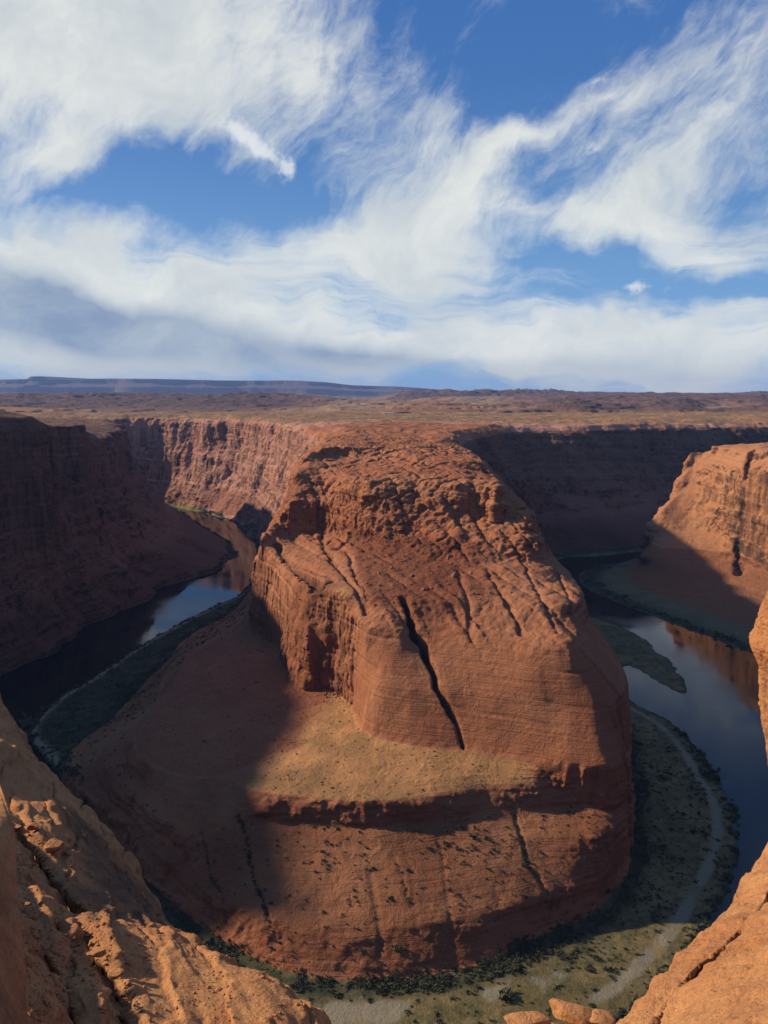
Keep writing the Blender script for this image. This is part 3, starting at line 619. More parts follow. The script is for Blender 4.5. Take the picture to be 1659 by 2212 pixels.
# ------------------------------------------------------------------ far country: plateau, badlands, mesas
def grid_faces(nr, nc):
    idx = np.arange(nr*nc, dtype=np.int32).reshape(nr, nc)
    return np.stack([idx[:-1, :-1], idx[:-1, 1:], idx[1:, 1:], idx[1:, :-1]], -1).reshape(-1, 4)
def px_of(u): return 829.5+u*FOC*1.0       # approximate column of a direction x/y near the horizon
def far_country():
    rw = 2520*np.exp(np.linspace(0, math.log(14500/2520), 640)).astype(F32); cl = np.linspace(-.66, .66, 900).astype(F32)
    X = rw[:, None]*cl[None, :]; Y = np.repeat(rw[:, None], len(cl), 1); Z0 = X*0
    pxc = 829.5+X/Y*FOC*.99
    n1 = fbm(X, Y, Z0, 900, 6, .55, 101); n2 = fbm(X, Y, Z0, 420, 5, .55, 103, ridged=True); n3 = fbm(X, Y, Z0, 1500, 4, .5, 105)
    n4 = fbm(X, Y, Z0, 160, 4, .55, 107)
    n5 = fbm(X, Y, Z0, 260, 5, .6, 111, ridged=True)
    left = 1-sstep(pxc, 560, 820); ctr = sstep(pxc, 800, 890)*(1-sstep(pxc, 1080, 1320)); right = sstep(pxc, 980, 1250)
    H = 238+n1*7+n4*5+n2*4; tq = n1*7+n4*1.2; H = H+(np.floor(tq)+sstep(tq-np.floor(tq), .78, 1))*6.5+sstep(n1, .05, .09)*5+sstep(n1, .18, .2)*4
    H = H-left*sstep(Y, 2700, 2900)*(1-sstep(Y, 3300, 4200))*14+left*sstep(Y, 3300, 5400)*(12+n2*34+n3*12+n5*16)
    H = H+ctr*sstep(Y, 6300, 7600)*(14+n2*50+n3*18+n5*26)+ctr*(1-left)*sstep(Y, 3800, 6000)*8
    H = H+right*(sstep(Y, 3600, 5200)*(15+n3*14+n2*12+n5*8)+sstep(n1+n2*.4, .1, .35)*9)
    H = H+right*sstep(Y, 7500, 9500)*(8+n2*22)
    H = H-sstep(Y, 9800, 14000)*60
    H -= (1-sstep(Y, 2500, 2600))*10
    rough = np.clip(left*sstep(Y, 3000, 4200)+ctr*sstep(Y, 6000, 7000)+right*sstep(n1+n2*.4, .05, .3)*.9, 0, 1)
    flat = np.clip(1-rough, 0, 1)*sstep(fbm(X, Y, Z0, 700, 3, .5, 109), -.25, .2)
    V = np.stack([X, Y, H], -1).reshape(-1, 3); F_ = grid_faces(*X.shape)
    tag(make_mesh('plateau', V, F_, FARTOP, {'soil': flat.ravel(), 'rough': rough.ravel()}), 'broad red and tan desert plateau and low badlands behind the canyon', 'plateau', None, 'structure')
def esc(name, tops, y0, y1, mat, lb, z_base, seed, step2=.62, wob=380):
    cl = np.linspace((tops[0][0]-829.5)/FOC, (tops[-1][0]-829.5)/FOC, 620).astype(F32)
    q = np.concatenate([np.linspace(-1, 0, 16), np.linspace(0.001, 1, 70), np.linspace(1.01, 3, 14)]).astype(F32)
    px = 829.5+cl*FOC
    zt = np.interp(px, [t[0] for t in tops], [PD(829.5, t[1], y0)[2] for t in tops]).astype(F32)
    X = np.empty((len(q), len(cl)), F32); Y = X.copy(); H = X.copy()
    bay = fbm(cl*y0, cl*0, cl*0, 2600, 3, .45, seed)*wob*2.4
    for i, s in enumerate(q):
        Y[i] = y0+bay+s*(y1-y0)*(.35 if s < 1 else 1)
        X[i] = cl*y0
        prof = np.interp(s, [-1, 0, .45, .5, .62, .85, .9, 1, 3], [-.3, 0, .36, .62, .66, .78, .97, 1, 1.0])
        H[i] = z_base+(zt-z_base)*prof
    X += 0; Z0 = X*0
    rg = fbm(X, Y*.5, H*.5, 520, 5, .6, seed+1, ridged=True); Y += rg*60*(1-sstep(H*0+q[:, None], 1, 1.1))
    H += (q[:, None] > .98)*fbm(X, Y, Z0, 900, 4, .5, seed+2)*5
    V = np.stack([X, Y, H], -1).reshape(-1, 3)
    tag(make_mesh(name, V, grid_faces(*X.shape), mat, {'soil': Z0.ravel()}), lb, 'mesa', None, 'structure')
def simple_rock(name, c1, c2, sc, bump=1.0, two=False):
    m, t, b = new_mat(name)
    g = t.node('ShaderNodeNewGeometry'); Pn = g.outputs['Position']; N = t.node('ShaderNodeSeparateXYZ'); t.link(g.outputs['Normal'], N.inputs[0])
    a = t.noise(Pn, .02/sc, 6, .6); l = t.noise(t.mapping(Pn, (0,0,0), (R(2),R(1),0), (.004/sc,.004/sc,.16/sc)), 1, 5, .6, .2); f = t.noise(Pn, .16/sc, 6, .7)
    col = t.mix(t.rng(a, .35, .65), c1, c2); col = t.mix(t.rng(l, .4, .62, 0, .55), col, tuple(v*.55 for v in c1))
    col = t.mix(t.rng(f, .4, .7, 0, .5), col, tuple(v*.6 for v in c2))
    if two:
        so = attr(t, 'soil'); ro = attr(t, 'rough')
        s = t.rng(t.m('ADD', so, t.m('MULTIPLY', t.m('SUBTRACT', f, .5), .7)), .35, .65)
        flatc = t.mix(t.rng(a, .4, .6), (0.35, 0.215, 0.115), (0.26, 0.155, 0.088)); flatc = t.mix(t.rng(f, .5, .7, 0, .6), flatc, (0.19, 0.15, 0.085))
        col = t.mix(s, col, flatc); col = t.mix(t.m('MULTIPLY', ro, .84), col, (0.085, 0.052, 0.048))  # dark badlands rock, deepened further to paint in cloud shadow
    t.link(col, b.inputs['Base Color'])
    bp = t.node('ShaderNodeBump'); bp.inputs['Distance'].default_value = 6*sc*bump; bp.inputs['Strength'].default_value = .8
    t.link(t.m('ADD', l, t.m('MULTIPLY', f, 1.2)), bp.inputs['Height']); t.link(bp.outputs[0], b.inputs['Normal'])
    return m
FARTOP = simple_rock('desert_plateau', (0.37, 0.165, 0.085), (0.33, 0.19, 0.11), 1.4, 1.0, True)
MESA = simple_rock('distant_red_cliff', (0.15, 0.10, 0.09), (0.18, 0.12, 0.10), 8)
MESAW = simple_rock('distant_pale_cliff', (0.50, 0.42, 0.36), (0.34, 0.24, 0.19), 6)
far_country()
esc('mesa', [(-350,812),(-40,818),(0,818),(42,817),(50,811),(72,811),(85,817),(130,817),(225,816),(330,817),(460,820),(620,820),(700,824),(760,831),(860,834),(960,841),(1040,849),(1100,853),(1200,857)], 17000, 19000, MESA, 'long blue mesa on the left half of the horizon', 160, 201)
esc('pale_mesa', [(1040,856),(1230,853),(1290,850),(1310,846),(1385,847),(1400,852),(1470,851),(1560,853),(1620,854),(1640,850),(1655,851),(1800,850),(1950,852)], 14500, 16000, MESAW, 'pale low cliffs on the right of the horizon', 180, 211, wob=200)
# the far ground under the mesas
gv = np.array([(-40000, 9000, 150), (40000, 9000, 150), (40000, 60000, 150), (-40000, 60000, 150)], F32)
tag(make_mesh('desert_ground', gv, np.array([[0, 1, 2, 3]]), FARTOP, None, False), 'flat desert floor running to the horizon below the mesas', 'ground', None, 'structure')
print('far', time.time()-T0)

# ------------------------------------------------------------------ near cliff under the camera
M4B = [((-900, 420), 150, (-.2, -1)), ((-600, 330), 170, (-.2, -1)), ((-420, 268), 200, (-.1, -1)), ((-250, 236), 215, (0, -1)), ((0, 226), 216, (0, -1)), ((200, 242), 215, (.2, -1)),
       ((340, 310), 170, (.7, -.8)), ((450, 440), 120, (1, -.3)), ((505, 600), 100, (1, -.1)), ((545, 760), 95, (1, 0)), ((610, 900), 95, (1, -.1)), ((760, 985), 95, (.8, -.5)), ((1700, 950), 95, (0, -1))]
M4 = [(z, np.array([(b[0]+d[0]*w*f, b[1]+d[1]*w*f) for b, w, d in M4B]+[(1800, -400), (-1000, -400)])) for z, f in ((0, 0), (30, .3), (90, .52), (150, .64), (220, .80), (258, .93), (284, 1.0))]
ax = np.arange(-900, 1500, 6, dtype=F32); ay = np.arange(-120, 1020, 6, dtype=F32); AX, AY = np.meshgrid(ax, ay)
nz = fbm(AX, AY, AX*0, 80, 4, .55, 301)
H4, _ = massif(M4, AX+nz*9, AY+nz*9); H4 += (H4 > 3)*fbm(AX, AY, H4, 30, 4, .6, 303)*4*(1-sstep(-(AX**2+AY**2), -60**2, -30**2))
f4 = grid_faces(*AX.shape); m4 = H4.ravel()[f4].max(1) > -3
v, f, a = sub(np.stack([AX, AY, H4], -1).reshape(-1, 3), f4, m4, {'soil': AX.ravel()*0})
WALLD = rock_mat('shade_dark_sandstone', (0.08, 0.042, 0.028), (0.12, 0.06, 0.037), (0.2, 0.1, 0.06), .9, 1.6, 1.5)  # wall colour darkened so its reflection in the river looks shaded
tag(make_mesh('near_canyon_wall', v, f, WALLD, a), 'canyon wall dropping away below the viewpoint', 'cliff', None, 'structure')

# ------------------------------------------------------------------ foreground ledges
def rbf(ctrl):
    p = np.array([PD(*c) for c in ctrl]); xy = p[:, :2]; n = len(p)
    Dm = np.linalg.norm(xy[:, None]-xy[None], axis=-1)
    A = np.zeros((n+3, n+3)); A[:n, :n] = Dm; A[:n, n] = 1; A[:n, n+1:] = xy; A[n, :n] = 1; A[n+1:, :n] = xy.T
    w = np.linalg.solve(A, np.concatenate([p[:, 2], [0, 0, 0]]))
    def fn(X, Y):
        Z = w[n]+w[n+1]*X+w[n+2]*Y
        for i in range(n): Z = Z+w[i]*np.sqrt((X-xy[i, 0])**2+(Y-xy[i, 1])**2)
        return Z
    return fn
def hit(fn, px, py, y0=4., y1=60.):
    ys = np.linspace(y0, y1, 1500); dx, dy, dz = px_dir(px, py); X = dx/dy*ys; Z = CAMZ+dz/dy*ys
    d = Z-fn(X, ys); i = np.argmax(d < 0); return (X[i], ys[i], Z[i])
def ledge_mat():
    m, t, b = new_mat('ledge_sandstone')
    g = t.node('ShaderNodeNewGeometry'); Pn = g.outputs['Position']; N = t.node('ShaderNodeSeparateXYZ'); t.link(g.outputs['Normal'], N.inputs[0]); up = N.outputs[2]
    n0 = t.noise(Pn, .25, 5, .6); n1 = t.noise(Pn, 1.3, 6, .65, .3); n2 = t.noise(Pn, 9, 6, .7); n3 = t.noise(Pn, 42, 4, .7)
    lay = t.noise(t.mapping(Pn, (0,0,0), (R(10), R(-14), 0), (.25, .25, 5.0)), 1, 6, .62, .3)
    col = t.mix(t.rng(n0, .38, .62), (0.50, 0.205, 0.074), (0.56, 0.265, 0.100))
    col = t.mix(t.rng(lay, .4, .66, 0, .40), col, (0.33, 0.125, 0.055))
    col = t.mix(t.rng(n1, .46, .7, 0, .55), col, (0.36, 0.14, 0.06))
    col = t.mix(t.rng(n2, .50, .70, 0, .6), col, (0.24, 0.095, 0.042))
    col = t.mix(t.rng(n3, .62, .72, 0, .4), col, (0.62, 0.38, 0.20))
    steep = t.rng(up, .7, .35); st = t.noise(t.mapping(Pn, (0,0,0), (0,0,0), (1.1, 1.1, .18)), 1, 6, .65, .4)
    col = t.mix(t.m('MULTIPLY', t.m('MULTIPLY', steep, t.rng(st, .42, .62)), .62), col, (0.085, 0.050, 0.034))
    col = t.mix(t.m('MULTIPLY', attr(t, 'face_shade'), t.rng(st, .30, .62, .35, .9)), col, (0.10, 0.060, 0.040))  # shade of the steep fluted face painted into the colour
    t.link(col, b.inputs['Base Color'])
    h = t.m('ADD', t.m('MULTIPLY', n1, .22), t.m('MULTIPLY', n2, .09)); h = t.m('ADD', h, t.m('MULTIPLY', n3, .014)); h = t.m('ADD', h, t.m('MULTIPLY', lay, .10))
    vo = t.node('ShaderNodeTexVoronoi'); vo.inputs['Scale'].default_value = 7.0; t.link(Pn, vo.inputs['Vector'])
    h = t.m('ADD', h, t.m('MULTIPLY', t.m('MULTIPLY', t.rng(vo.outputs['Distance'], .38, .1), t.rng(n1, .45, .6)), .035))
    bp = t.node('ShaderNodeBump'); bp.inputs['Distance'].default_value = 1.0; bp.inputs['Strength'].default_value = .9
    t.link(h, bp.inputs['Height']); t.link(bp.outputs[0], b.inputs['Normal'])
    return m
LEDGE = ledge_mat()
FACE_SHADE = []
def face_shade_of(X, Y, fn, wob):
    if not FACE_SHADE: return X*0
    pl = np.array([hit(fn, a, b)[:2] for a, b in FACE_SHADE]); s = sdist(pl, X+wob, Y+wob)
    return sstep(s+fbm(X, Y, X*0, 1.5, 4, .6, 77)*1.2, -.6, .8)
def ledge(name, ctrl, edge, extra, steps, u0, u1, y0, y1, lb, seed, amp=1.0, floor=-55):
    fn = rbf(ctrl)
    poly = np.array([PD(*e)[:2] for e in edge]+extra)
    cl = np.arange(u0, u1, .00125, dtype=F32); rw = (y0*np.exp(np.arange(0, math.log(y1/y0), .0042))).astype(F32)
    X = rw[:, None]*cl[None]; Y = np.repeat(rw[:, None], len(cl), 1); Z0 = X*0
    wob = fbm(X, Y, Z0, 3.0, 5, .6, seed)*.40*amp
    U = X*.90+Y*.44; W = -X*.44+Y*.90
    s = sdist(poly, X+wob, Y+wob*.7)
    Z = fn(X, Y).astype(F32)
    for pl, drop, w, side in steps:
        q = [hit(fn, a, b)[:2] for a, b in pl]; best = np.full(X.shape, 1e9, F32); sg = np.zeros(X.shape, F32); al = np.zeros(X.shape, F32)
        for i in range(len(q)-1):
            (ax_, ay_), (bx_, by_) = q[i], q[i+1]; ex, ey = bx_-ax_, by_-ay_; L = ex*ex+ey*ey
            t = ((X-ax_)*ex+(Y-ay_)*ey)/L; tc = np.clip(t, 0, 1); d2 = (X+wob*.6-ax_-tc*ex)**2+(Y-ay_-tc*ey)**2
            c = (X+wob*.6-ax_)*ey-(Y-ay_)*ex
            mk = d2 < best; best = np.where(mk, d2, best); sg = np.where(mk, np.sign(c), sg)
        dd = np.sqrt(best)*sg*side
        fade = np.exp(-np.maximum(np.abs(dd)-.1, 0)/w)
        Z = Z-drop*fade*(dd > 0)*1.0-drop*.35*np.exp(-(dd/.12)**2)
    Z += (fbm(U, W*.35, Z0, 4.5, 6, .48, seed+3)*.52+fbm(U, W*.22, Z0, 1.3, 3, .45, seed+5, ridged=True)*.05)*amp
    tr = fbm(U, W*.22, Z0, 4.5, 4, .5, seed+21)*5+U*.45+fbm(X, Y, Z0, .9, 3, .5, seed+23)*.25; Z += ((np.floor(tr)+sstep(tr-np.floor(tr), .78, 1.0))-tr)*.17*(.3+.7*amp)
    Z -= .5*np.exp(-np.maximum(s, 0)/.35)*amp*.6
    out = np.maximum(-s, 0); Z = Z-out*3.2-sstep(out, 0, .5)*.6
    Z = np.maximum(Z, CAMZ+floor+fbm(X, Y, Z0, 8, 3, .5, seed+9)*3)
    V = np.stack([X, Y, Z], -1); N = np.cross(np.gradient(V, axis=1), np.gradient(V, axis=0)); N /= np.linalg.norm(N, axis=-1, keepdims=True)+1e-9
    stp = 1-sstep(N[..., 2], .5, .9)
    dsp = stp*(fbm(X, Y, Z/3, 1.8, 4, .55, seed+12, ridged=True)*.28+fbm(X, Y, Z, 1.1, 4, .55, seed+13)*.16)*amp+fbm(X, Y, Z, .5, 4, .55, seed+14)*.05*(1+stp)
    V = V+N*dsp[..., None]
    tag(make_mesh(name, V.reshape(-1, 3), grid_faces(*X.shape), LEDGE, {'face_shade': face_shade_of(X, Y, fn, wob).ravel()}), lb, 'rock ledge', None, 'structure')
    return fn
EL = [(-120,1330,56),(0,1508,46),(22,1545,45),(55,1590,43),(62,1628,41),(125,1690,38),(170,1735,37),(228,1785,36),(262,1815,35.3),(285,1840,34.8),(300,1880,34),(330,1910,33),(350,1950,32.5),(360,2006,32)]
E2 = [(372,2012,21.2),(430,2030,20.5),(500,2062,19.2),(508,2080,18.8),(560,2108,18.4),(612,2115,18.2),(645,2143,17.6),(700,2178,17),(712,2215,16.2),(735,2320,14),(700,2700,9)]
CL = [(-120,1330,56),(0,1508,46),(62,1625,41),(125,1690,38),(228,1785,36),(300,1880,34),(358,2003,32),(0,1600,36),(50,1694,33.5),(115,1739,31.5),(150,1814,28.5),(170,1894,25.5),(200,1985,22.5),
      (250,2000,21.6),(290,2007,21),(372,2014,21),(505,2072,19),(610,2118,18),(700,2180,17),(285,2212,14.5),(500,2212,15.3),(150,2212,12.6),(60,2212,11.2),(0,1764,26),(60,1900,20),(40,2050,14.5),(160,2060,16.5),(300,2110,17),(-150,2200,10),(-100,1700,30),(700,2600,10),(200,2700,8)]
ST = [([(30,1764),(100,1839),(145,1904),(175,1974),(220,2039),(280,2144),(290,2260)], .48, 1.5, 1), ([(40,1739),(65,1794),(105,1854),(165,1934)], .5, 1.0, 1),
      ([(20,1850),(60,1920),(95,1990),(150,2080),(180,2160),(185,2260)], .45, 1.4, 1), ([(150,1990),(165,2040),(160,2120),(175,2212)], .4, .8, 1)]
FACE_SHADE = [(120,1735),(205,1800),(235,1845),(262,1870),(300,1900),(345,1960),(352,2002),(270,1998),(200,1990),(172,1900),(150,1815)]  # outline of the steep face whose shade is painted dark
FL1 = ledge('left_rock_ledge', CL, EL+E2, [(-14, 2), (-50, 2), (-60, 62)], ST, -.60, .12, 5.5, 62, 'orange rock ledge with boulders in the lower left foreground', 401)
ER = [(1720,1770,18),(1659,1831,16.4),(1629,1864,15.6),(1609,1884,15.2),(1596,1915,14.5),(1584,1949,13.9),(1564,1974,13.3),(1529,2014,12.5),(1499,2036,12),(1464,2079,11.3),(1429,2109,10.9),(1394,2144,10.4),(1369,2180,10),(1345,2193,9.8),(1300,2204,9.6),(1100,2206,9.6),(1080,2260,9),(1000,2500,7)]
CR = [(1720,1770,18),(1659,1831,16.4),(1584,1949,13.9),(1464,2079,11.3),(1345,2195,9.8),(1100,2210,9.6),(1659,1960,11.6),(1659,2080,9.2),(1659,2212,7.4),(1550,2120,9.4),(1480,2212,8.6),(1400,2212,9.2),(1800,2000,9),(1000,2600,6.5)]
FACE_SHADE = []
FL2 = ledge('right_rock_ledge', CR, ER, [(0, 2), (16, 2), (24, 20)], [([(1659,1925),(1600,1990),(1545,2050),(1480,2110),(1420,2180)], .16, .8, -1)], .10, .64, 4.5, 24, 'smooth orange sandstone slab sloping through the lower right foreground', 451, .45)

# ------------------------------------------------------------------ loose rocks
def rock_mesh(name, seed, sub_=4, sx=1, sy=.8, sz=.65, blocky=.97, mat=None):
    import bmesh
    bm = bmesh.new(); bmesh.ops.create_icosphere(bm, subdivisions=sub_, radius=1.0)
    co = np.array([v.co[:] for v in bm.verts], F32)
    rs = np.random.RandomState(seed)
    for _ in range(9):        # flat facets
        n = rs.normal(size=3); n[2] *= 1.5 if _ % 2 else .4; n /= np.linalg.norm(n); h = rs.uniform(.42, .8)
        d = co@n-h; co -= (np.maximum(d, 0)[:, None]*n*blocky).astype(F32)
    x, y, z = co.T
    n = co/np.linalg.norm(co, axis=1)[:, None]
    co = co+n*(fbm(x+seed, y, z, 1.0, 5, .6, seed)*.15)[:, None]
    co *= np.array([sx, sy, sz], F32)
    for v, c in zip(bm.verts, co): v.co = c
    me = bpy.data.meshes.new(name); bm.to_mesh(me); bm.free()
    me.polygons.foreach_set('use_smooth', np.ones(len(me.polygons), bool)); me.materials.append(mat or LEDGE)
    return me
def put_rock(name, me, loc, s, rot, lb, cat='boulder', group=None):
    o = bpy.data.objects.new(name, me); C.objects.link(o); o.location = loc; o.scale = s; o.rotation_euler = rot
    return tag(o, lb, cat, group)
def fg_rock(fn, px, py, wpx, shape, seed, lb, rot=(0,0,0), sink=.25, mat=None):
    x, y, z = hit(fn, px, py); r = wpx/FOC*y*.5*1.05
    me = rock_mesh('boulder', seed, 4, *shape, mat=mat)
    return put_rock('boulder', me, (x, y, z+r*shape[2]*(1-2*sink)), (r, r, r), rot, lb)
fg_rock(FL1, 75, 1792, 32, (1, .8, .62), 5, 'small rounded grey-brown boulder at the top of the left ledge')
fg_rock(FL1, 119, 1838, 46, (1, .9, .85), 9, 'red rounded boulder on the left ledge, largest of its loose rocks', (0, 0, .5))
fg_rock(FL1, 215, 2064, 56, (1, .6, .32), 12, 'flat slab-like boulder lying on the left ledge', (0, 0, .35), .15)
fg_rock(FL1, 252, 2108, 42, (1, .8, .5), 17, 'low red boulder just below the flat slab on the left ledge', (0, 0, -.3), .35)
fg_rock(FL1, 62, 1955, 18, (1, .8, .7), 21, 'small dark rock near the left edge of the left ledge')
fg_rock(FL1, 90, 1953, 17, (1, .9, .7), 23, 'small dark rock beside its twin, farther from the photo edge')
fg_rock(FL1, 171, 1953, 16, (1, .7, .5), 24, 'small flat rock at the foot of the fluted face on the left ledge')
fg_rock(FL2, 1232, 2204, 124, (1, .85, .36), 31, 'large rounded orange boulder at the bottom edge, left of the slab', (0, 0, .2), .1)
fg_rock(FL2, 1290, 2208, 82, (1, .8, .26), 33, 'low rounded boulder wedged between the large boulder and the slab', (0, 0, -.2), .1)
fg_rock(FL2, 1145, 2222, 130, (1, .8, .22), 35, 'low reddish boulder cut off by the bottom edge, left of the large one', (0, 0, .1), .1)
# pebbles on the ledges
def pebbles():
    rs = np.random.RandomState(5); Vs = []; Fs = []; n0 = 0
    import bmesh
    bm = bmesh.new(); bmesh.ops.create_icosphere(bm, subdivisions=1, radius=1); base = np.array([v.co[:] for v in bm.verts], F32); fc = np.array([[v.index for v in f.verts] for f in bm.faces]); bm.free()
    spots = [(rs.uniform(0, 330), rs.uniform(1780, 2205), 0) for _ in range(1500)]+[(rs.uniform(330, 690), rs.uniform(2060, 2205), 0) for _ in range(350)]
    spots += [(rs.normal(170, 26), rs.normal(1985, 60), 0) for _ in range(160)]+[(rs.normal(80, 30), rs.normal(2090, 70), 0) for _ in range(420)]
    xs = []
    for px, py, k in spots:
        if pn3(np.array([px/60.]), np.array([py/60.]), np.array([.5]))[0] < -.05 and rs.rand() < .8: continue
        xs.append((px, py))
    H_ = bpy.context.evaluated_depsgraph_get(); ob = bpy.data.objects['left_rock_ledge']; bpy.context.view_layer.update()
    for px, py in xs:
        dx, dy, dz = px_dir(px, py); ok, loc, nn, fi = ob.ray_cast((0, 0, CAMZ), (dx, dy, dz))
        if not ok or loc.y > 45: continue
        s = .018*math.exp(rs.normal(0, .55))*(loc.y/13)**.5
        c = base*(1+rs.normal(0, .16, (len(base), 1)))*s*rs.uniform(.6, 1.3, 3)
        Vs.append(c+np.array(loc)); Fs.append(fc+n0); n0 += len(base)
    tag(make_mesh('pebbles', np.concatenate(Vs), np.concatenate(Fs), LEDGE), 'loose pebbles and grit scattered over the left ledge', 'pebbles', None, 'stuff')
bpy.context.view_layer.update()
pebbles()
# dark block at the very left edge, and the rough column at the right edge
def block():
    nr_, nc_ = 90, 70
    A = PD(-60, 1880, 10.8); B = PD(36, 1786, 12.6); Cc = PD(64, 2330, 8.9); Dd = PD(-120, 2380, 6.8)
    V = []; 
    t = np.linspace(0, 1, nr_)[:, None]; s = np.linspace(0, 1, nc_)[None]
    a, b, c, d = map(np.array, (A, B, Cc, Dd))
    Pm = (a*(1-s[..., None])+b*s[..., None])*(1-t[..., None])+(d*(1-s[..., None])+c*s[..., None])*t[..., None]
    back = Pm+np.array([-1.3, 1.9, 0.15])
    x, y, z = np.moveaxis(Pm, -1, 0)
    n = fbm(x, y, z, 2.2, 5, .55, 501)*.35+np.round(pn3(x*.3, y*.3, z*.9, 505).reshape(x.shape)*3)/3*.25
    Pm = Pm+np.array([.6, -.7, 0])*n[..., None]
    V = np.concatenate([Pm.reshape(-1, 3), back.reshape(-1, 3)]); f1 = grid_faces(nr_, nc_); f2 = f1[:, ::-1]+nr_*nc_
    idx = np.arange(nr_*nc_).reshape(nr_, nc_); ring = np.concatenate([idx[0], idx[1:, -1], idx[-1, -2::-1], idx[-2:0:-1, 0]]); r2 = np.roll(ring, -1)
    f3 = np.stack([ring, ring+nr_*nc_, r2+nr_*nc_, r2], -1)
    tag(make_mesh('rock_block', V, np.concatenate([f1, f2, f3]), LEDGE, None), 'dark shaded rock face standing at the left edge of the photo', 'rock', None, 'structure')
block()
def column():
    D_ = 20.0; prof = [(1240,1759.5),(1243,1745),(1250,1722),(1262,1695),(1280,1674),(1312,1660),(1335,1652),(1362,1646),(1380,1641),(1393,1630),(1408,1634),(1425,1642),(1450,1652),(1475,1650),(1510,1651),(1545,1656),(1575,1657),(1600,1664),(1700,1676),(1900,1690)]
    axpx = 1760; ys = np.concatenate([np.linspace(1240, 1262, 40), np.linspace(1263, 1900, 420)]); xs = np.interp(ys, [p[0] for p in prof], [p[1] for p in prof]); th = np.linspace(0, 2*math.pi, 240, endpoint=False)
    V = []
    for yy, xx in zip(ys, xs):
        c = np.array(PD(axpx, yy, D_)); e = np.array(PD(xx, yy, D_)); r = c[0]-e[0]
        V.append(np.stack([c[0]+r*np.cos(th), c[1]+r*np.sin(th)*.9, np.full(th.shape, c[2])], -1))
    V = np.array(V); x, y, z = np.moveaxis(V, -1, 0)
    away = ((1+np.cos(th))/2)[None]; big = fbm(x, y, z*.5, 1.1, 3, .5, 515)*.75*away*np.clip((1-x/x.max())*0+1, 0, 1)
    taper = np.clip((np.array(ys)-1240)/60, 0, 1)[:, None]; V[..., 0] += np.cos(th)[None]*big*taper; V[..., 1] += np.sin(th)[None]*(big+fbm(x, y, z*.6, .9, 3, .5, 517)*.5)*taper
    n = fbm(x, y, z, .5, 5, .65, 511)*.10+fbm(x, y, z, .14, 3, .6, 513, ridged=True)*.05
    V[..., 0] += np.cos(th)[None]*n; V[..., 1] += np.sin(th)[None]*n; V = V[::-1]
    nr_, nc_ = V.shape[:2]; idx = np.arange(nr_*nc_, dtype=np.int32).reshape(nr_, nc_); nx = np.roll(idx, -1, 1)
    f = np.stack([idx[:-1], nx[:-1], nx[1:], idx[1:]], -1).reshape(-1, 4)
    VV_ = V.reshape(-1, 3); 
    tag(make_mesh('rock_column', VV_, f, LEDGE), 'rough knobbly orange rock column at the right edge of the photo', 'rock', None, 'structure')
column()
print('foreground', time.time()-T0)

# ------------------------------------------------------------------ shrubs and boulders on the terrain
def leaf_mat(name, c1, c2):
    m, t, b = new_mat(name); g = t.node('ShaderNodeNewGeometry')
    oi = t.node('ShaderNodeObjectInfo'); n = t.noise(g.outputs['Position'], .35, 4, .7)
    t.link(t.mix(t.m('ADD', t.m('MULTIPLY', oi.outputs['Random'], .5), t.m('MULTIPLY', n, .5)), c1, c2), b.inputs['Base Color']); return m
LEAF = leaf_mat('desert_shrub_leaves', (0.030, 0.036, 0.016), (0.105, 0.098, 0.050))
def clump(rs, n=70, q=.17):
    V = []; 
    for _ in range(n):
        d = rs.normal(size=3); d /= np.linalg.norm(d); d[2] = abs(d[2]); r = rs.uniform(.55, 1)*(1+.25*math.sin(3*math.atan2(d[1], d[0])+n))
        c = d*r*np.array([1, 1, .8])+np.array([0, 0, .05])
        a = rs.normal(size=3)*q; b = rs.normal(size=3)*q
        V += [c-a*.5, c+a*.5+b*.2, c+b]
    return np.array(V, F32), np.arange(n*3, dtype=np.int32).reshape(-1, 3)
rsg = np.random.RandomState(11)
flatH = V[..., 2]
inside = (np.abs(Xg/Yg) < .5)
CELLW = np.where(Yg >= 1152, 5.3, np.where(np.abs(Xg) > 322, 2.8, 1.0))*np.maximum(N[..., 2], .1)
def sample(weight, n):
    w = (weight*inside*CELLW).ravel().astype(np.float64)      # even in the plane
    w = np.maximum(w, 0); w /= w.sum()
    return rsg.choice(w.size, n, p=w)
nS = (N[..., 2] > .75)
nz1 = fbm(Xg, Yg, Xg*0, 22, 4, .6, 601); clus = sstep(nz1, -.05, .35)
w_fl = m1*(sf6 < 2)*(Hg > .5)*(Yg < 1250)*(1-(Yg > 690)*(Xg > 150))*(.10+clus*1.0)*(1-.97*np.clip(sand*1.3, 0, 1))*(1+5*np.exp(-((sf6+5)/6)**2))
w_bench = m1*near*(sb > 0)*(sw < -2)*(Hg < 90)*nS*(.3+clus)
w_apron = m1*near*(sf6 > 0)*(sb < -2)*(Hg < 50)*(.12+clus*.5)*(N[..., 2] > .55)+m1*near*(Hg < 55)*np.clip(ct-.5, 0, 1)*14
w_bank = (np.exp(-((sh0-3)/3)**2)*m1*(1-(Yg > 690)*(Xg > 150))+(Lg == 3)*(Hg < 4)*(Hg > .5)*.4+(Lg == 2)*(Hg > .5)*(Hg < 5)*1.0)
w_talus = np.clip(talus_shade, 0, 1)*m1*near
VF = V.reshape(-1, 3)
def shrub_set(w, n, smin, smax): 
    ids = sample(w, n); return [(VF[i], smin*math.exp(abs(rsg.normal(0, .5))*math.log(smax/smin)*1.1)) for i in ids]
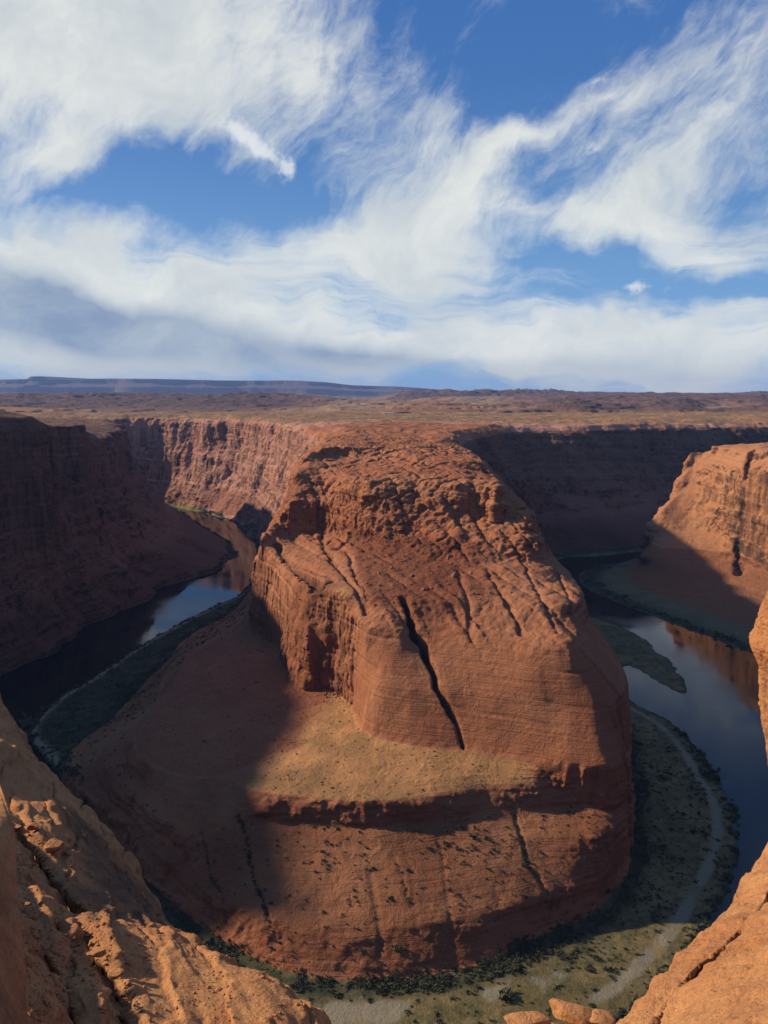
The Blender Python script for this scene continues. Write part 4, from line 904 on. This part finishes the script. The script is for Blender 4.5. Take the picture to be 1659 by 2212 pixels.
groups = [
 ('floodplain', shrub_set(w_fl, 6500, .45, 1.2), 120, 'dark olive shrub on the river flats below the butte', 'shrubs on the river flats'),
 ('bench', shrub_set(w_bench, 1100, .25, .55), 70, 'small dark shrub dotted on the tan bench of the butte', 'shrubs on the bench of the butte'),
 ('apron', shrub_set(w_apron, 1700, .4, 1.0), 110, 'small dark shrub dotted on the orange lower slope of the butte', 'shrubs on the lower slope of the butte'),
 ('bank', shrub_set(w_bank, 3000, .8, 2.2), 0, '', ''),
]
protos = []
for k in range(4):
    v, f = clump(np.random.RandomState(40+k), 110, .34); me = bpy.data.meshes.new('shrub'); me.from_pydata(v.tolist(), [], f.tolist()); me.materials.append(LEAF); protos.append(me)
SV = []; SF = []; n0 = 0
cl_v = [clump(np.random.RandomState(60+k), 26, .62) for k in range(6)]
for nm, lst, nind, lb, gr in groups:
    key = lambda q: -q[1]/math.hypot(q[0][1], 300-q[0][2])
    lst.sort(key=key)
    # keep only ones that fall inside the picture
    for i, (p, s) in enumerate(lst):
        if i < nind:
            o = bpy.data.objects.new('shrub', protos[i % 4]); C.objects.link(o); o.location = (float(p[0]), float(p[1]), float(p[2])-.1*s)
            o.scale = (s, s, s*rsg.uniform(.7, 1.05)); o.rotation_euler = (0, 0, rsg.uniform(0, 6.28)); tag(o, lb, 'shrub', gr)
        else:
            v, f = cl_v[i % 6]; a = rsg.uniform(0, 6.28); ca, sa = math.cos(a), math.sin(a)
            q = v@np.array([[ca, sa, 0], [-sa, ca, 0], [0, 0, 1]], F32)*s+p; SV.append(q); SF.append(f+n0); n0 += len(v)
tag(make_mesh('scrub', np.concatenate(SV), np.concatenate(SF), LEAF, None, False), 'dark olive scrub covering the river flats and banks', 'scrub', None, 'stuff')
BRK = simple_rock('talus_rock', (0.34, 0.125, 0.060), (0.40, 0.175, 0.09), .06)
bms = [rock_mesh('boulder', 70+k, 2, 1, .8, .7, .97, BRK) for k in range(4)]
for i, k in enumerate(sample(w_talus*(Hg > 100), 200)):
    p = VF[k]; s = .8*math.exp(rsg.normal(0, .5)); 
    if i < 6: s = 2.2
    put_rock('boulder', bms[i % 4], (float(p[0]), float(p[1]), float(p[2])+s*.2), (s, s, s), tuple(rsg.uniform(0, 3, 3)), 'reddish boulder in the rubble slope below the upper cliff of the butte', 'boulder', 'boulders in the rubble on the butte')
px_, py_ = P(735, 1488, 70)
w_pile = np.exp(-((Xg-px_)**2+(Yg-py_)**2)/(11.0**2))*(Hg > 60)*(Hg < 84)*m1
for i, k in enumerate(sample(w_pile, 60)):
    p = VF[k]; s = .75*math.exp(rsg.normal(0, .4))
    put_rock('boulder', bms[i % 4], (float(p[0]), float(p[1]), float(p[2])+s*.25), (s, s, s), tuple(rsg.uniform(0, 3, 3)), 'broken boulder in the rock pile at the foot of the alcove', 'boulder', 'boulders in the pile at the foot of the alcove')
print('plants', time.time()-T0)

# ------------------------------------------------------------------ haze
HAZE = True
def haze():
    import bmesh
    bm = bmesh.new(); bmesh.ops.create_cube(bm, size=1.0)
    for v_ in bm.verts: v_.co = (v_.co.x*90000, -3000 if v_.co.y < 0 else 21000, -14 if v_.co.z < 0 else 690)
    me = bpy.data.meshes.new('haze'); bm.to_mesh(me); bm.free(); o = bpy.data.objects.new('haze', me); C.objects.link(o)
    m = bpy.data.materials.new('haze_air'); m.use_nodes = True; t = NT(m.node_tree); m.node_tree.nodes.clear(); out = t.node('ShaderNodeOutputMaterial')
    pv = t.node('ShaderNodeVolumePrincipled'); pv.inputs['Color'].default_value = (.36, .54, 1.0, 1); pv.inputs['Density'].default_value = 2.6e-5
    pv.inputs['Anisotropy'].default_value = 0.0; t.link(pv.outputs[0], out.inputs['Volume']); me.materials.append(m)
    tag(o, 'thin blue haze of air over the canyon and the far mesas', 'haze', None, 'stuff')
if HAZE: haze()
print('done', time.time()-T0)
